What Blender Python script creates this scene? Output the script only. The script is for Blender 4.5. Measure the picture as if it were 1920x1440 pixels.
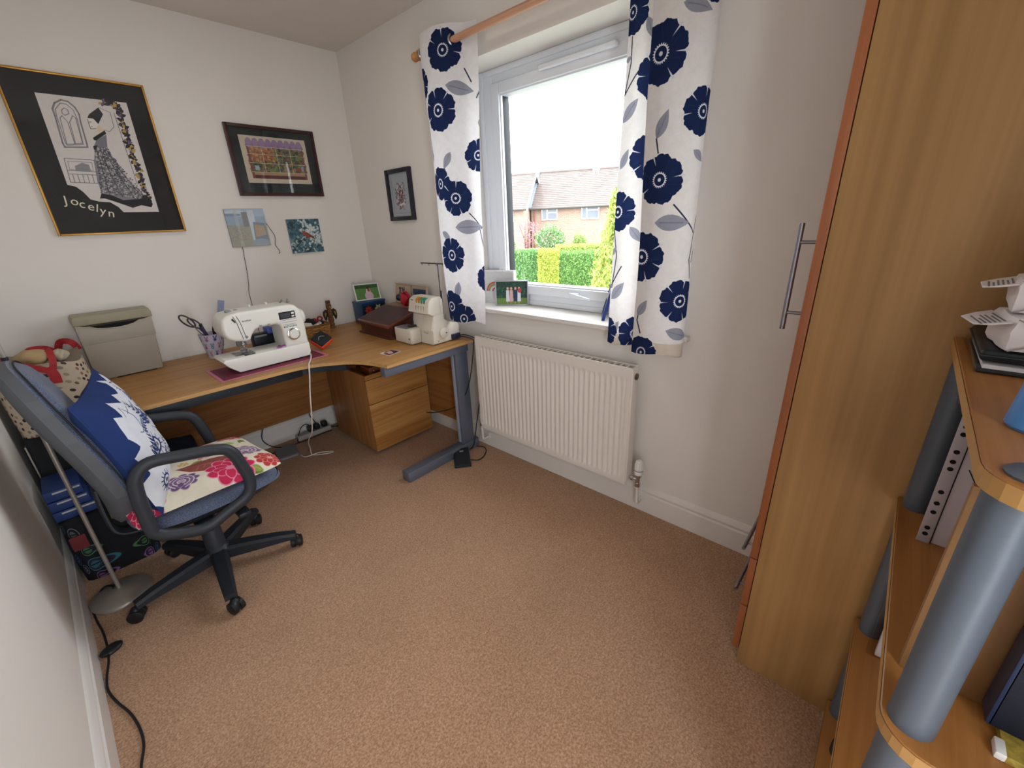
import bpy, bmesh, math, random
import numpy as np
from mathutils import Vector, Matrix
random.seed(7); RNG = np.random.default_rng(7)
SC = bpy.context.scene
COL = SC.collection
for o in list(bpy.data.objects): bpy.data.objects.remove(o)
R = math.radians

# ------------------------------------------------------------------ camera, sky, lights, exposure
def cam_axes(yaw, pitch, roll):
    y, p, r = R(yaw), R(pitch), R(roll)
    f = Vector((math.cos(p)*math.cos(y), math.cos(p)*math.sin(y), math.sin(p)))
    rt = Vector((math.sin(y), -math.cos(y), 0)); up = rt.cross(f)
    return math.cos(r)*rt + math.sin(r)*up, -math.sin(r)*rt + math.cos(r)*up, f
RT, UP, FW = cam_axes(42.8613, -21.2960, -2.5421)
CAM = Vector((-1.6934, -2.9586, 1.3739))
cd = bpy.data.cameras.new('camera'); cam = bpy.data.objects.new('camera', cd); COL.objects.link(cam)
cd.sensor_width = 36; cd.lens = 791.077/1920*36; cd.clip_start = 0.02; cd.clip_end = 300
cam.matrix_world = Matrix(((RT.x, UP.x, -FW.x, CAM.x), (RT.y, UP.y, -FW.y, CAM.y), (RT.z, UP.z, -FW.z, CAM.z), (0, 0, 0, 1)))
SC.camera = cam
SC.view_settings.view_transform = 'Standard'; SC.view_settings.look = 'None'
SC.view_settings.gamma = 1; SC.view_settings.use_curve_mapping = False
SC.view_settings.exposure = 0.26
SKY, FILL = 7.5, 2.8
wd = bpy.data.worlds.new('overcast_sky'); SC.world = wd; wd.use_nodes = True
wb = wd.node_tree.nodes['Background']; wb.inputs[0].default_value = (0.90, 0.955, 1.0, 1); wb.inputs[1].default_value = SKY
def area(name, loc, rot, sx, sy, power, col, portal=False):
    l = bpy.data.lights.new(name, 'AREA'); l.shape = 'RECTANGLE'; l.size = sx; l.size_y = sy; l.energy = power; l.color = col
    l.cycles.is_portal = portal
    o = bpy.data.objects.new(name, l); o.location = loc; o.rotation_euler = rot; COL.objects.link(o); return o
area('window_portal', (.27, -1.68, 1.49), (0, R(90), 0), 1.2, 1.22, 1, (1, 1, 1), True)
area('wall_gap_portal', (-1.67, -3.43, 1.0), (R(90), 0, 0), .46, 2.0, 1, (1, 1, 1), True)  # guides sky light through the added gap behind the camera
pl = bpy.data.lights.new('ceiling_fill', 'AREA'); pl.shape = 'DISK'; pl.size = .38; pl.energy = FILL; pl.color = (1.0, .94, .88)  # added fill light without a fitting, out of view, brightens the room
plo = bpy.data.objects.new('ceiling_fill', pl); plo.location = (-.95, -1.12, 2.385); COL.objects.link(plo)

# ------------------------------------------------------------------ materials
def lin(c):
    if isinstance(c, str): c = [int(c[i:i+2], 16)/255 for i in (0, 2, 4)]
    return tuple((x/12.92 if x <= .04045 else ((x+.055)/1.055)**2.4) for x in c) + (1,)
def nodes(name):
    m = bpy.data.materials.new(name); m.use_nodes = True
    return m, m.node_tree, m.node_tree.nodes, m.node_tree.links, m.node_tree.nodes['Principled BSDF']
def coords(nt, scale, kind='Object'):
    tc = nt.nodes.new('ShaderNodeTexCoord'); mp = nt.nodes.new('ShaderNodeMapping')
    mp.inputs['Scale'].default_value = scale if not isinstance(scale, (int, float)) else (scale,)*3
    nt.links.new(tc.outputs[kind], mp.inputs[0]); return mp
def noise(nt, scale, detail=3, rough=.55, kind='Object'):
    mp = coords(nt, scale, kind); n = nt.nodes.new('ShaderNodeTexNoise')
    n.inputs['Scale'].default_value = 1; n.inputs['Detail'].default_value = detail; n.inputs['Roughness'].default_value = rough
    nt.links.new(mp.outputs[0], n.inputs['Vector']); return n
def ramp(nt, src, stops):
    r = nt.nodes.new('ShaderNodeValToRGB'); e = r.color_ramp.elements
    while len(e) < len(stops): e.new(.5)
    for i, (p, c) in enumerate(stops): e[i].position = p; e[i].color = c
    nt.links.new(src, r.inputs[0]); return r
def bump(nt, src, b, strength, dist):
    bp = nt.nodes.new('ShaderNodeBump'); bp.inputs['Strength'].default_value = strength; bp.inputs['Distance'].default_value = dist
    nt.links.new(src, bp.inputs['Height']); nt.links.new(bp.outputs[0], b.inputs['Normal'])
def shade(c, k): return tuple(min(1, max(0, x*k)) for x in c[:3]) + (1,)
MC = {}
def M(name, col, rough=.5, metal=0, var=.05, vs=12, bmp=0, bs=300, spec=.4, trans=0):
    if name in MC: return MC[name]
    m, nt, nn, ln, b = nodes(name); c = lin(col)
    n = noise(nt, vs); r = ramp(nt, n.outputs[0], [(.3, shade(c, 1-var)), (.7, shade(c, 1+var))])
    ln.new(r.outputs[0], b.inputs['Base Color'])
    b.inputs['Roughness'].default_value = rough; b.inputs['Metallic'].default_value = metal; b.inputs['Specular IOR Level'].default_value = spec
    if bmp: bump(nt, noise(nt, bs, 2).outputs[0], b, bmp, .002)
    MC[name] = m; return m
def wood(name, c1, c2, axis, rough=.42, s=1.0, spec=.35):
    if name in MC: return MC[name]
    m, nt, nn, ln, b = nodes(name)
    k = [26*s]*3; k['xyz'.index(axis)] = 1.1*s
    n1 = noise(nt, tuple(k), 4, .6); k2 = [160*s]*3; k2['xyz'.index(axis)] = 4*s
    n2 = noise(nt, tuple(k2), 2, .6)
    a = nn.new('ShaderNodeMath'); a.operation = 'MULTIPLY_ADD'; a.inputs[1].default_value = .45
    ln.new(n2.outputs[0], a.inputs[0]); ln.new(n1.outputs[0], a.inputs[2])
    r = ramp(nt, a.outputs[0], [(.52, lin(c1)), (.92, lin(c2))]); ln.new(r.outputs[0], b.inputs['Base Color'])
    b.inputs['Roughness'].default_value = rough; b.inputs['Specular IOR Level'].default_value = spec
    bump(nt, n2.outputs[0], b, .08, .001); MC[name] = m; return m
def glassmat(name, tint=(1, 1, 1, 1), refl=.06, rough=0.02):
    if name in MC: return MC[name]
    m, nt, nn, ln, b = nodes(name); nn.remove(b)
    t = nn.new('ShaderNodeBsdfTransparent'); t.inputs[0].default_value = tint
    g = nn.new('ShaderNodeBsdfGlossy'); g.inputs['Roughness'].default_value = rough
    fr = nn.new('ShaderNodeFresnel'); fr.inputs[0].default_value = 1.45
    ge = nn.new('ShaderNodeNewGeometry'); iv = nn.new('ShaderNodeMath'); iv.operation = 'SUBTRACT'; iv.inputs[0].default_value = 1; ln.new(ge.outputs['Backfacing'], iv.inputs[1])
    ff = nn.new('ShaderNodeMath'); ff.operation = 'MULTIPLY'; ln.new(fr.outputs[0], ff.inputs[0]); ln.new(iv.outputs[0], ff.inputs[1])
    mx = nn.new('ShaderNodeMixShader'); ln.new(ff.outputs[0], mx.inputs[0]); ln.new(t.outputs[0], mx.inputs[1]); ln.new(g.outputs[0], mx.inputs[2])
    ln.new(mx.outputs[0], nn['Material Output'].inputs[0]); MC[name] = m; return m
class Paint:
    """small polygon painter: flat print for fabrics and pictures, colours in sRGB"""
    def __init__(s, w, h, res, bg): 
        s.w, s.h, s.res = w, h, res; s.W, s.H = int(w*res), int(h*res)
        s.a = np.ones((s.H, s.W, 3), np.float32)*np.array(s.c(bg), np.float32)
        s.clip = None
    def c(s, c): return [int(c[i:i+2], 16)/255 for i in (0, 2, 4)] if isinstance(c, str) else c
    def poly(s, pts, col, al=1.0):
        p = np.asarray(pts, float)*s.res; col = np.array(s.c(col), np.float32)
        x0, y0 = np.floor(p.min(0)).astype(int)-1; x1, y1 = np.ceil(p.max(0)).astype(int)+1
        if s.clip: x0 = max(x0, int(s.clip[0]*s.res)); x1 = min(x1, int(s.clip[1]*s.res))
        x0, y0, x1, y1 = max(x0, 0), max(y0, 0), min(x1, s.W), min(y1, s.H)
        if x1 <= x0 or y1 <= y0: return
        acc = np.zeros((y1-y0, x1-x0), np.float32)
        for ox, oy in ((.25, .25), (.75, .25), (.25, .75), (.75, .75)):
            X, Y = np.meshgrid(np.arange(x0, x1)+ox, np.arange(y0, y1)+oy); ins = np.zeros(X.shape, bool)
            q = np.roll(p, 1, 0)
            for (ax, ay), (bx, by) in zip(p, q):
                if ay == by: continue
                ins ^= ((ay > Y) != (by > Y)) & (X < (bx-ax)*(Y-ay)/(by-ay)+ax)
            acc += ins
        acc = (acc/4*al)[..., None]
        s.a[y0:y1, x0:x1] = s.a[y0:y1, x0:x1]*(1-acc) + col*acc
    def ell(s, cx, cy, rx, ry, col, ang=0, al=1, n=28):
        t = np.linspace(0, 2*np.pi, n, endpoint=False); ca, sa = math.cos(ang), math.sin(ang)
        s.poly(np.stack([cx+rx*np.cos(t)*ca-ry*np.sin(t)*sa, cy+rx*np.cos(t)*sa+ry*np.sin(t)*ca], 1), col, al)
    def rect(s, x0, y0, x1, y1, col, al=1): s.poly([(x0, y0), (x1, y0), (x1, y1), (x0, y1)], col, al)
    def line(s, pts, w, col, al=1, closed=False):
        P = [np.array(q, float) for q in pts]
        if closed: P = P+[P[0]]
        for a, b in zip(P[:-1], P[1:]):
            d = b-a; L = np.hypot(*d)
            if L < 1e-9: continue
            n = np.array([-d[1], d[0]])/L*w/2; e = d/L*w*.3
            s.poly([a-e+n, b+e+n, b+e-n, a-e-n], col, al)
    def leaf(s, ax, ay, bx, by, wd, col, vein=None, al=1):
        a, b = np.array((ax, ay)), np.array((bx, by)); d = b-a; n = np.array([-d[1], d[0]])*wd
        t = np.linspace(0, 1, 9); k = np.sin(np.pi*t**.85)
        s.poly(np.concatenate([a+d*t[:, None]+n*k[:, None], (a+d*t[:, None]-n*k[:, None])[::-1]]), col, al)
        if vein: s.line([a+d*.15, a+d*.8], np.hypot(*d)*.03, vein, .6)
    def speck(s, amp, seed=1):
        s.a *= 1+np.random.default_rng(seed).normal(0, amp, s.a.shape[:2]).astype(np.float32)[..., None]
    def mat(s, name, rough=.7, bmp=0, bs=600, transl=0, spec=.3, coat=0):
        img = bpy.data.images.new(name, s.W, s.H); px = np.ones((s.H, s.W, 4), np.float32); px[..., :3] = np.clip(s.a, 0, 1)
        img.pixels.foreach_set(px.ravel()); img.update(); img.pack()
        m, nt, nn, ln, b = nodes(name)
        t = nn.new('ShaderNodeTexImage'); t.image = img; t.extension = 'EXTEND'
        uv = nn.new('ShaderNodeUVMap'); ln.new(uv.outputs[0], t.inputs[0])
        n = noise(nt, 40); r = ramp(nt, n.outputs[0], [(.3, (.93, .93, .93, 1)), (.7, (1, 1, 1, 1))])
        mu = nn.new('ShaderNodeMix'); mu.data_type = 'RGBA'; mu.blend_type = 'MULTIPLY'; mu.inputs[0].default_value = 1
        ln.new(t.outputs[0], mu.inputs[6]); ln.new(r.outputs[0], mu.inputs[7]); ln.new(mu.outputs[2], b.inputs['Base Color'])
        b.inputs['Roughness'].default_value = rough; b.inputs['Specular IOR Level'].default_value = spec
        b.inputs['Coat Weight'].default_value = coat; b.inputs['Coat Roughness'].default_value = .04
        if bmp: bump(nt, noise(nt, bs, 2).outputs[0], b, bmp, .001)
        if transl:
            tr = nn.new('ShaderNodeBsdfTranslucent'); ln.new(mu.outputs[2], tr.inputs[0]); mx = nn.new('ShaderNodeMixShader'); mx.inputs[0].default_value = transl
            ln.new(b.outputs[0], mx.inputs[1]); ln.new(tr.outputs[0], mx.inputs[2]); ln.new(mx.outputs[0], nn['Material Output'].inputs[0])
        return m

# ------------------------------------------------------------------ mesh building
ORG = {}
class MB:
    def __init__(s): s.v, s.f, s.m, s.u, s.X = [], [], [], [], None
    def add(s, vs, fs, mi=0, uvs=None):
        n = len(s.v); vs = [Vector(p) for p in vs]
        if s.X is not None: vs = [s.X @ p for p in vs]
        s.v += vs; s.f += [tuple(i+n for i in f) for f in fs]
        s.m += [mi]*len(fs) if isinstance(mi, int) else list(mi)
        s.u += uvs if uvs else [None]*len(fs); return s
    def bm(s, bm, mi=0):
        bm.verts.ensure_lookup_table(); bm.verts.index_update()
        s.add([v.co.copy() for v in bm.verts], [[v.index for v in f.verts] for f in bm.faces], mi); bm.free(); return s
    def box(s, x0, y0, z0, x1, y1, z1, b=0, mi=0, seg=2):
        bm = bmesh.new(); bmesh.ops.create_cube(bm, size=1)
        for v in bm.verts: v.co = Vector((x0+(x1-x0)*(v.co.x+.5), y0+(y1-y0)*(v.co.y+.5), z0+(z1-z0)*(v.co.z+.5)))
        if b: bmesh.ops.bevel(bm, geom=bm.edges[:], offset=min(b, .49*min(abs(x1-x0), abs(y1-y0), abs(z1-z0))), segments=seg, affect='EDGES', profile=.5)
        return s.bm(bm, mi)
    def prism(s, poly, a, b, axis='z', bev=0, seg=2, mi=0):
        """polygon extruded along an axis from a to b (poly in the two other axes, in order)"""
        def P(p, t): return {'x': (t, p[0], p[1]), 'y': (p[0], t, p[1]), 'z': (p[0], p[1], t)}[axis]
        bm = bmesh.new(); lo = [bm.verts.new(P(p, a)) for p in poly]; hi = [bm.verts.new(P(p, b)) for p in poly]; n = len(poly)
        f0 = bm.faces.new(lo); f1 = bm.faces.new(hi[::-1])
        for i in range(n): bm.faces.new((lo[i], hi[i], hi[(i+1) % n], lo[(i+1) % n]))
        bmesh.ops.recalc_face_normals(bm, faces=bm.faces[:])
        if bev:
            ed = set(f0.edges[:]+f1.edges[:]); bmesh.ops.bevel(bm, geom=list(ed), offset=bev, segments=seg, affect='EDGES', profile=.5)
        return s.bm(bm, mi)
    def tube(s, pts, r, n=8, closed=False, mi=0, caps=True, sq=None):
        P = [Vector(p) for p in pts]; k = len(P); rr = r if isinstance(r, (list, tuple)) else [r]*k
        T = []
        for i in range(k):
            a = P[(i-1) % k] if (closed or i > 0) else P[i]; b = P[(i+1) % k] if (closed or i < k-1) else P[i]
            T.append((b-a).normalized())
        up = Vector((0, 0, 1)) if abs(T[0].z) < .9 else Vector((1, 0, 0)); N = (up-T[0]*up.dot(T[0])).normalized(); vs = []
        for i in range(k):
            N = (N-T[i]*N.dot(T[i])).normalized(); B = T[i].cross(N)
            for j in range(n):
                t = 2*math.pi*j/n; ex = (1, 1) if sq is None else sq
                vs.append(P[i]+(N*math.cos(t)*ex[0]+B*math.sin(t)*ex[1])*rr[i])
        fs = [(i*n+j, i*n+(j+1) % n, ((i+1) % k)*n+(j+1) % n, ((i+1) % k)*n+j) for i in range(k if closed else k-1) for j in range(n)]
        if caps and not closed: fs += [tuple(range(n))[::-1], tuple((k-1)*n+j for j in range(n))]
        return s.add(vs, fs, mi)
    def lathe(s, prof, c, ax=(0, 0, 1), n=24, mi=0):
        ax = Vector(ax).normalized(); u = ax.orthogonal().normalized(); w = ax.cross(u); c = Vector(c); vs = []
        for r, h in prof:
            for j in range(n): t = 2*math.pi*j/n; vs.append(c+ax*h+(u*math.cos(t)+w*math.sin(t))*max(r, 1e-5))
        k = len(prof)
        fs = [(i*n+j, i*n+(j+1) % n, (i+1)*n+(j+1) % n, (i+1)*n+j) for i in range(k-1) for j in range(n)]
        fs += [tuple(range(n))[::-1], tuple((k-1)*n+j for j in range(n))]
        return s.add(vs, fs, mi)
    def grid(s, fn, nu, nv, mi=0, flip=False):
        vs, uv = [], []
        for j in range(nv+1):
            for i in range(nu+1): vs.append(fn(i/nu, j/nv)); uv.append((i/nu, j/nv))
        w = nu+1; fs = [(j*w+i, j*w+i+1, (j+1)*w+i+1, (j+1)*w+i) for j in range(nv) for i in range(nu)]
        if flip: fs = [f[::-1] for f in fs]
        return s.add(vs, fs, mi, [[uv[i] for i in f] for f in fs])
    def quad(s, a, b, c, d, mi=0): return s.add([a, b, c, d], [(0, 1, 2, 3)], mi, [[(0, 0), (1, 0), (1, 1), (0, 1)]])
    def ball(s, c, r, nu=14, nv=10, mi=0):
        if not isinstance(r, (tuple, list)): r = (r,)*3
        vs = [(c[0]+r[0]*math.sin(math.pi*j/nv)*math.cos(2*math.pi*i/nu), c[1]+r[1]*math.sin(math.pi*j/nv)*math.sin(2*math.pi*i/nu), c[2]+r[2]*math.cos(math.pi*j/nv)) for j in range(nv+1) for i in range(nu)]
        return s.add(vs, [(j*nu+i, (j+1)*nu+i, (j+1)*nu+(i+1) % nu, j*nu+(i+1) % nu) for j in range(nv) for i in range(nu)], mi)
    def torus(s, c, ax, Rr, r, n=20, k=8, mi=0):
        ax = Vector(ax).normalized(); u = ax.orthogonal().normalized(); w = ax.cross(u)
        return s.tube([Vector(c)+(u*math.cos(2*math.pi*i/n)+w*math.sin(2*math.pi*i/n))*Rr for i in range(n)], r, k, True, mi)
    def build(s, name, mats, parent=None, loc=None, ang=38, smooth=True):
        me = bpy.data.meshes.new(name)
        if parent is not None: org = ORG[parent]
        elif loc is not None: org = Vector(loc)
        else:
            a = np.array([tuple(p) for p in s.v]); lo, hi = a.min(0), a.max(0); org = Vector(((lo[0]+hi[0])/2, (lo[1]+hi[1])/2, lo[2]))
        me.from_pydata([tuple(p-org) for p in s.v], [], s.f)
        for m in (mats if isinstance(mats, (list, tuple)) else [mats]): me.materials.append(m)
        me.polygons.foreach_set('material_index', s.m)
        if any(u is not None for u in s.u):
            ul = me.uv_layers.new(name='UVMap'); k = 0
            for f, u in zip(s.f, s.u):
                for i in range(len(f)): ul.data[k].uv = u[i] if u else (0, 0); k += 1
        me.update()
        if smooth:
            me.polygons.foreach_set('use_smooth', [True]*len(me.polygons)); me.set_sharp_from_angle(angle=R(ang))
        o = bpy.data.objects.new(name, me); COL.objects.link(o)
        if parent is not None: o.parent = parent
        else: o.location = org
        ORG[o] = org; return o
def tag(o, label=None, cat=None, group=None, kind=None):
    for k, v in (('label', label), ('category', cat), ('group', group), ('kind', kind)):
        if v: o[k] = v
    return o
def thing(name, label, cat, loc, group=None):
    o = bpy.data.objects.new(name, None); o.empty_display_size = .05; COL.objects.link(o); o.location = loc; ORG[o] = Vector(loc)
    return tag(o, label, cat, group)
def struct(name, mb, mats, **k): return tag(mb.build(name, mats, **k), kind='structure')
def smoothpath(pts, n=6, closed=False):
    P = [Vector(p) for p in pts]; k = len(P); out = []
    for i in range(k if closed else k-1):
        g = lambda j: P[j % k] if closed else P[min(max(j, 0), k-1)]
        a, b, c, d = g(i-1), g(i), g(i+1), g(i+2)
        for q in range(n):
            t = q/n; out.append(.5*((2*b)+(c-a)*t+(2*a-5*b+4*c-d)*t*t+(3*b-a-3*c+d)*t**3))
    if not closed: out.append(P[-1])
    return out
def text(name, s, size, mat, parent, loc, xdir, ydir, depth=.0006, spacing=1.0):
    """lettering standing on a surface: built as a mesh part"""
    cu = bpy.data.curves.new(name, 'FONT'); cu.body = s; cu.size = size; cu.extrude = depth; cu.space_character = spacing; cu.resolution_u = 3
    t = bpy.data.objects.new(name, cu); COL.objects.link(t); bpy.context.view_layer.update()
    me = bpy.data.meshes.new_from_object(t.evaluated_get(bpy.context.evaluated_depsgraph_get())); bpy.data.objects.remove(t)
    X, Y = Vector(xdir).normalized(), Vector(ydir).normalized(); Z = X.cross(Y); org = ORG[parent]
    for v in me.vertices: v.co = Vector(loc)+X*v.co.x+Y*v.co.y+Z*v.co.z-org
    me.materials.clear(); me.materials.append(mat); me.name = name
    o = bpy.data.objects.new(name, me); COL.objects.link(o); o.parent = parent; ORG[o] = org; return o
def pillow(mb, c, ax, ay, an, w, h, t, mf=0, mk=1, n=14, wob=.006, seed=1, rnd=0):
    """stuffed square pillow: ax, ay span it, an is its front normal"""
    ax, ay, an, c = Vector(ax).normalized(), Vector(ay).normalized(), Vector(an).normalized(), Vector(c)
    def side(sg):
        def f(u, v):
            a, b = 2*u-1, 2*v-1
            k = (max(0, 1-abs(a)**2.6)*max(0, 1-abs(b)**2.6))**.55
            px = a*(1-.09*(1-a*a*0)*(1-b*b)) ; py = b*(1-.09*(1-a*a))
            q_ = 1-rnd*(a*b)**2*abs(a*b); px *= q_; py *= q_
            wr = wob*math.sin(9*a+3*b+seed)*math.sin(7*b-4*a+2*seed)*k
            return c+ax*px*w/2+ay*py*h/2+an*sg*(k*t/2+wr)
        return f
    mb.grid(side(1), n, n, mf); mb.grid(side(-1), n, n, mk, flip=True)

# ------------------------------------------------------------------ the room
W, HT, YF = -1.953, 2.4, -3.42
paint_wall = M('wall_paint', 'E6E1DB', .9, var=.012, vs=3, bmp=.10, bs=110, spec=.12)
paint_ceil = M('ceiling_paint', 'DDD6CF', .95, var=.02, vs=6, bmp=.25, bs=60, spec=.1)
white_gloss = M('white_gloss_paint', 'E2DDD8', .35, var=.015, vs=4)
upvc = M('white_upvc', 'E8ECF2', .28, var=.01, vs=4)
m, nt, nn, ln, b = nodes('carpet'); 
n1 = noise(nt, 170, 3, .7); n2 = noise(nt, 3.0, 2); n3 = noise(nt, 520, 2, .8)
r1 = ramp(nt, n1.outputs[0], [(.32, lin('9A7659')), (.5, lin('BC9374')), (.68, lin('D6B092'))])
r2 = ramp(nt, n2.outputs[0], [(.3, (.90, .89, .88, 1)), (.7, (1, 1, 1, 1))])
mu = nn.new('ShaderNodeMix'); mu.data_type = 'RGBA'; mu.blend_type = 'MULTIPLY'; mu.inputs[0].default_value = 1
ln.new(r1.outputs[0], mu.inputs[6]); ln.new(r2.outputs[0], mu.inputs[7]); ln.new(mu.outputs[2], b.inputs['Base Color'])
b.inputs['Roughness'].default_value = .95; b.inputs['Specular IOR Level'].default_value = .05; b.inputs['Sheen Weight'].default_value = .15
ad = nn.new('ShaderNodeMath'); ad.operation = 'ADD'; ln.new(n1.outputs[0], ad.inputs[0]); ln.new(n3.outputs[0], ad.inputs[1])
bump(nt, ad.outputs[0], b, .55, .006); carpet = m
struct('floor', MB().box(W-.1, YF-1.2, -.06, .3, .1, 0), carpet)
struct('ceiling', MB().box(W-.1, YF-.1, HT, .3, .1, HT+.06), paint_ceil)
struct('wall_back', MB().box(W-.1, 0, 0, .3, .1, HT), paint_wall)
struct('wall_left', MB().box(W-.1, YF, 0, W, 0, HT), paint_wall)
WY0, WY1, WZ0, WZ1 = -1.075, -2.29, .885, 2.089
struct('wall_right', MB().box(0, WY0, 0, .3, 0, HT).box(0, YF, 0, .3, WY1, HT).box(0, WY1, 0, .3, WY0, WZ0).box(0, WY1, WZ1, .3, WY0, HT), paint_wall)
struct('wall_front', MB().box(-1.44, YF-.1, 0, .3, YF, HT).box(W-.1, YF-.1, 0, -1.90, YF, HT).box(-1.90, YF-.1, 2.0, -1.44, YF, HT), paint_wall)  # unseen gap left open in this wall to let sky light in
SK = [(0, 0), (.018, 0), (.018, .098), (.0125, .104), (.0125, .112), (.0155, .116), (.0145, .122), (.008, .131), (.004, .139), (0, .141)]
struct('baseboard_back', MB().prism([(-p[0], p[1]) for p in SK], W, 0, 'x'), white_gloss)
struct('baseboard_right', MB().prism([(-p[0], p[1]) for p in SK], YF, -.018, 'y'), white_gloss)
struct('baseboard_left', MB().prism([(W+p[0], p[1]) for p in SK], YF, -.018, 'y'), white_gloss)
struct('trim_1', MB().prism([(-.032, -1.035), (-.032, -2.375), (0, -2.375), (0, WY1), (.2, WY1), (.2, WY0), (0, WY0), (0, -1.035)], .885, .91, 'z', bev=.006, seg=3), white_gloss)

# window: outer frame, opening sash, pane, gasket, trickle vent, handle
win = thing('window_1', None, None, (.18, -1.68, .91)); win['kind'] = 'structure'
def ring(mb, x0, x1, y0, y1, z0, z1, w, wl=None, bev=.004, mi=0):
    wl = wl or w
    mb.box(x0, y0-wl, z0, x1, y0, z1, bev, mi); mb.box(x0, y1, z0, x1, y1+wl, z1, bev, mi)
    mb.box(x0, y1+wl, z0, x1, y0-wl, z0+w, bev, mi); mb.box(x0, y1+wl, z1-w, x1, y0-wl, z1, bev, mi); return mb
fr = MB(); ring(fr, .18, .25, WY0, WY1, .911, WZ1, .07, .10); ring(fr, .172, .20, WY0, WY1, .911, WZ1, .028, .035, .006)
fr.build('outer_frame', upvc, win)
sa = MB(); ring(sa, .166, .235, WY0-.095, WY1+.095, .972, 2.023, .05, .056, .006); ring(sa, .176, .235, WY0-.13, WY1+.13, 1.0, 1.995, .03, .028, .003)
sash = sa.build('sash', upvc, win)
ring(MB(), .190, .238, -1.222, WY1+.146, 1.022, 1.978, .007, .012, .001).build('gasket', M('black_rubber', '14161C', .6), win)
MB().box(.218, WY1+.15, 1.026, .224, -1.226, 1.974).build('pane', glassmat('window_glass'), win)
v = MB().box(.145, -1.905, 2.008, .170, -1.5, 2.03, .008, seg=3).box(.142, -1.86, 2.012, .15, -1.80, 2.026, .003); v.build('trickle_vent', upvc, win)
h = MB().box(.152, -1.735, .982, .168, -1.675, 1.004, .005).prism([(-1.69, .993), (-1.70, 1.006), (-1.81, .986), (-1.812, .976), (-1.70, .984)], .136, .152, 'x', bev=.003); h.build('handle', upvc, win)

# ------------------------------------------------------------------ curtain pole and curtains
pole_wood = wood('pole_wood', 'B98868', 'CC9E7E', 'y', .35)
ball_wood = wood('finial_wood', 'B47C45', 'CC9660', 'y', .35)
pole = thing('curtain_pole', 'round wooden curtain pole with ball ends above the window', 'curtain pole', (-.1, -1.68, 2.145))
MB().tube([(-.1, -.935, 2.145), (-.1, -2.43, 2.145)], .0145, 16).build('rod', pole_wood, pole)
for y in (-.922, -2.445): MB().ball((-.1, y, 2.145), .021).lathe([(.0155, -.012), (.0155, .012)], (-.1, y+(-.014 if y > -1.5 else .014), 2.145), (0, 1, 0), 16).build('finial', ball_wood, pole)
for y in (-.955, -2.41):
    MB().lathe([(.026, 0), (.026, .008), (.012, .014), (.011, .085)], (0, y, 2.145), (-1, 0, 0), 16).torus((-.1, y, 2.145), (0, 1, 0), .018, .005).build('bracket', ball_wood, pole)
NAVY, LEAF, STEM = '1E2A4E', '8F909E', '37384A'
def flower(p, cx, cy, r, seed):
    rg = random.Random(seed); ph = rg.random()*6; n = 84; pts = []
    for i in range(n):
        t = 2*math.pi*i/n
        k = .86+.14*abs(math.sin(3.5*t+ph))**.45+.022*math.sin(19*t+ph)+.015*math.sin(31*t+2*ph)
        pts.append((cx+r*k*math.cos(t), cy+r*k*math.sin(t)))
    p.poly(pts, NAVY)
    for i in range(7):
        t = (math.pi*i-ph)/3.5
        if rg.random() < .68:
            c, s = math.cos(t), math.sin(t); w = .045*r
            p.poly([(cx+c*r*.55, cy+s*r*.55), (cx+c*r*1.05-s*w, cy+s*r*1.05+c*w), (cx+c*r*1.05+s*w, cy+s*r*1.05-c*w)], 'DCDCE2')
    for i in range(10):
        t = rg.random()*6.28; p.line([(cx+math.cos(t)*r*.42, cy+math.sin(t)*r*.42), (cx+math.cos(t+.15)*r*.8, cy+math.sin(t+.15)*r*.8)], r*.03, '2B3860', .5)
    st = [(cx+r*(.345 if i % 2 else .27)*math.cos(2*math.pi*i/44), cy+r*(.345 if i % 2 else .27)*math.sin(2*math.pi*i/44)) for i in range(44)]
    p.poly(st, 'E6E6EC'); p.ell(cx, cy, r*.235, r*.235, NAVY); p.ell(cx, cy, r*.075, r*.075, 'DDDDE4')
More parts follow.
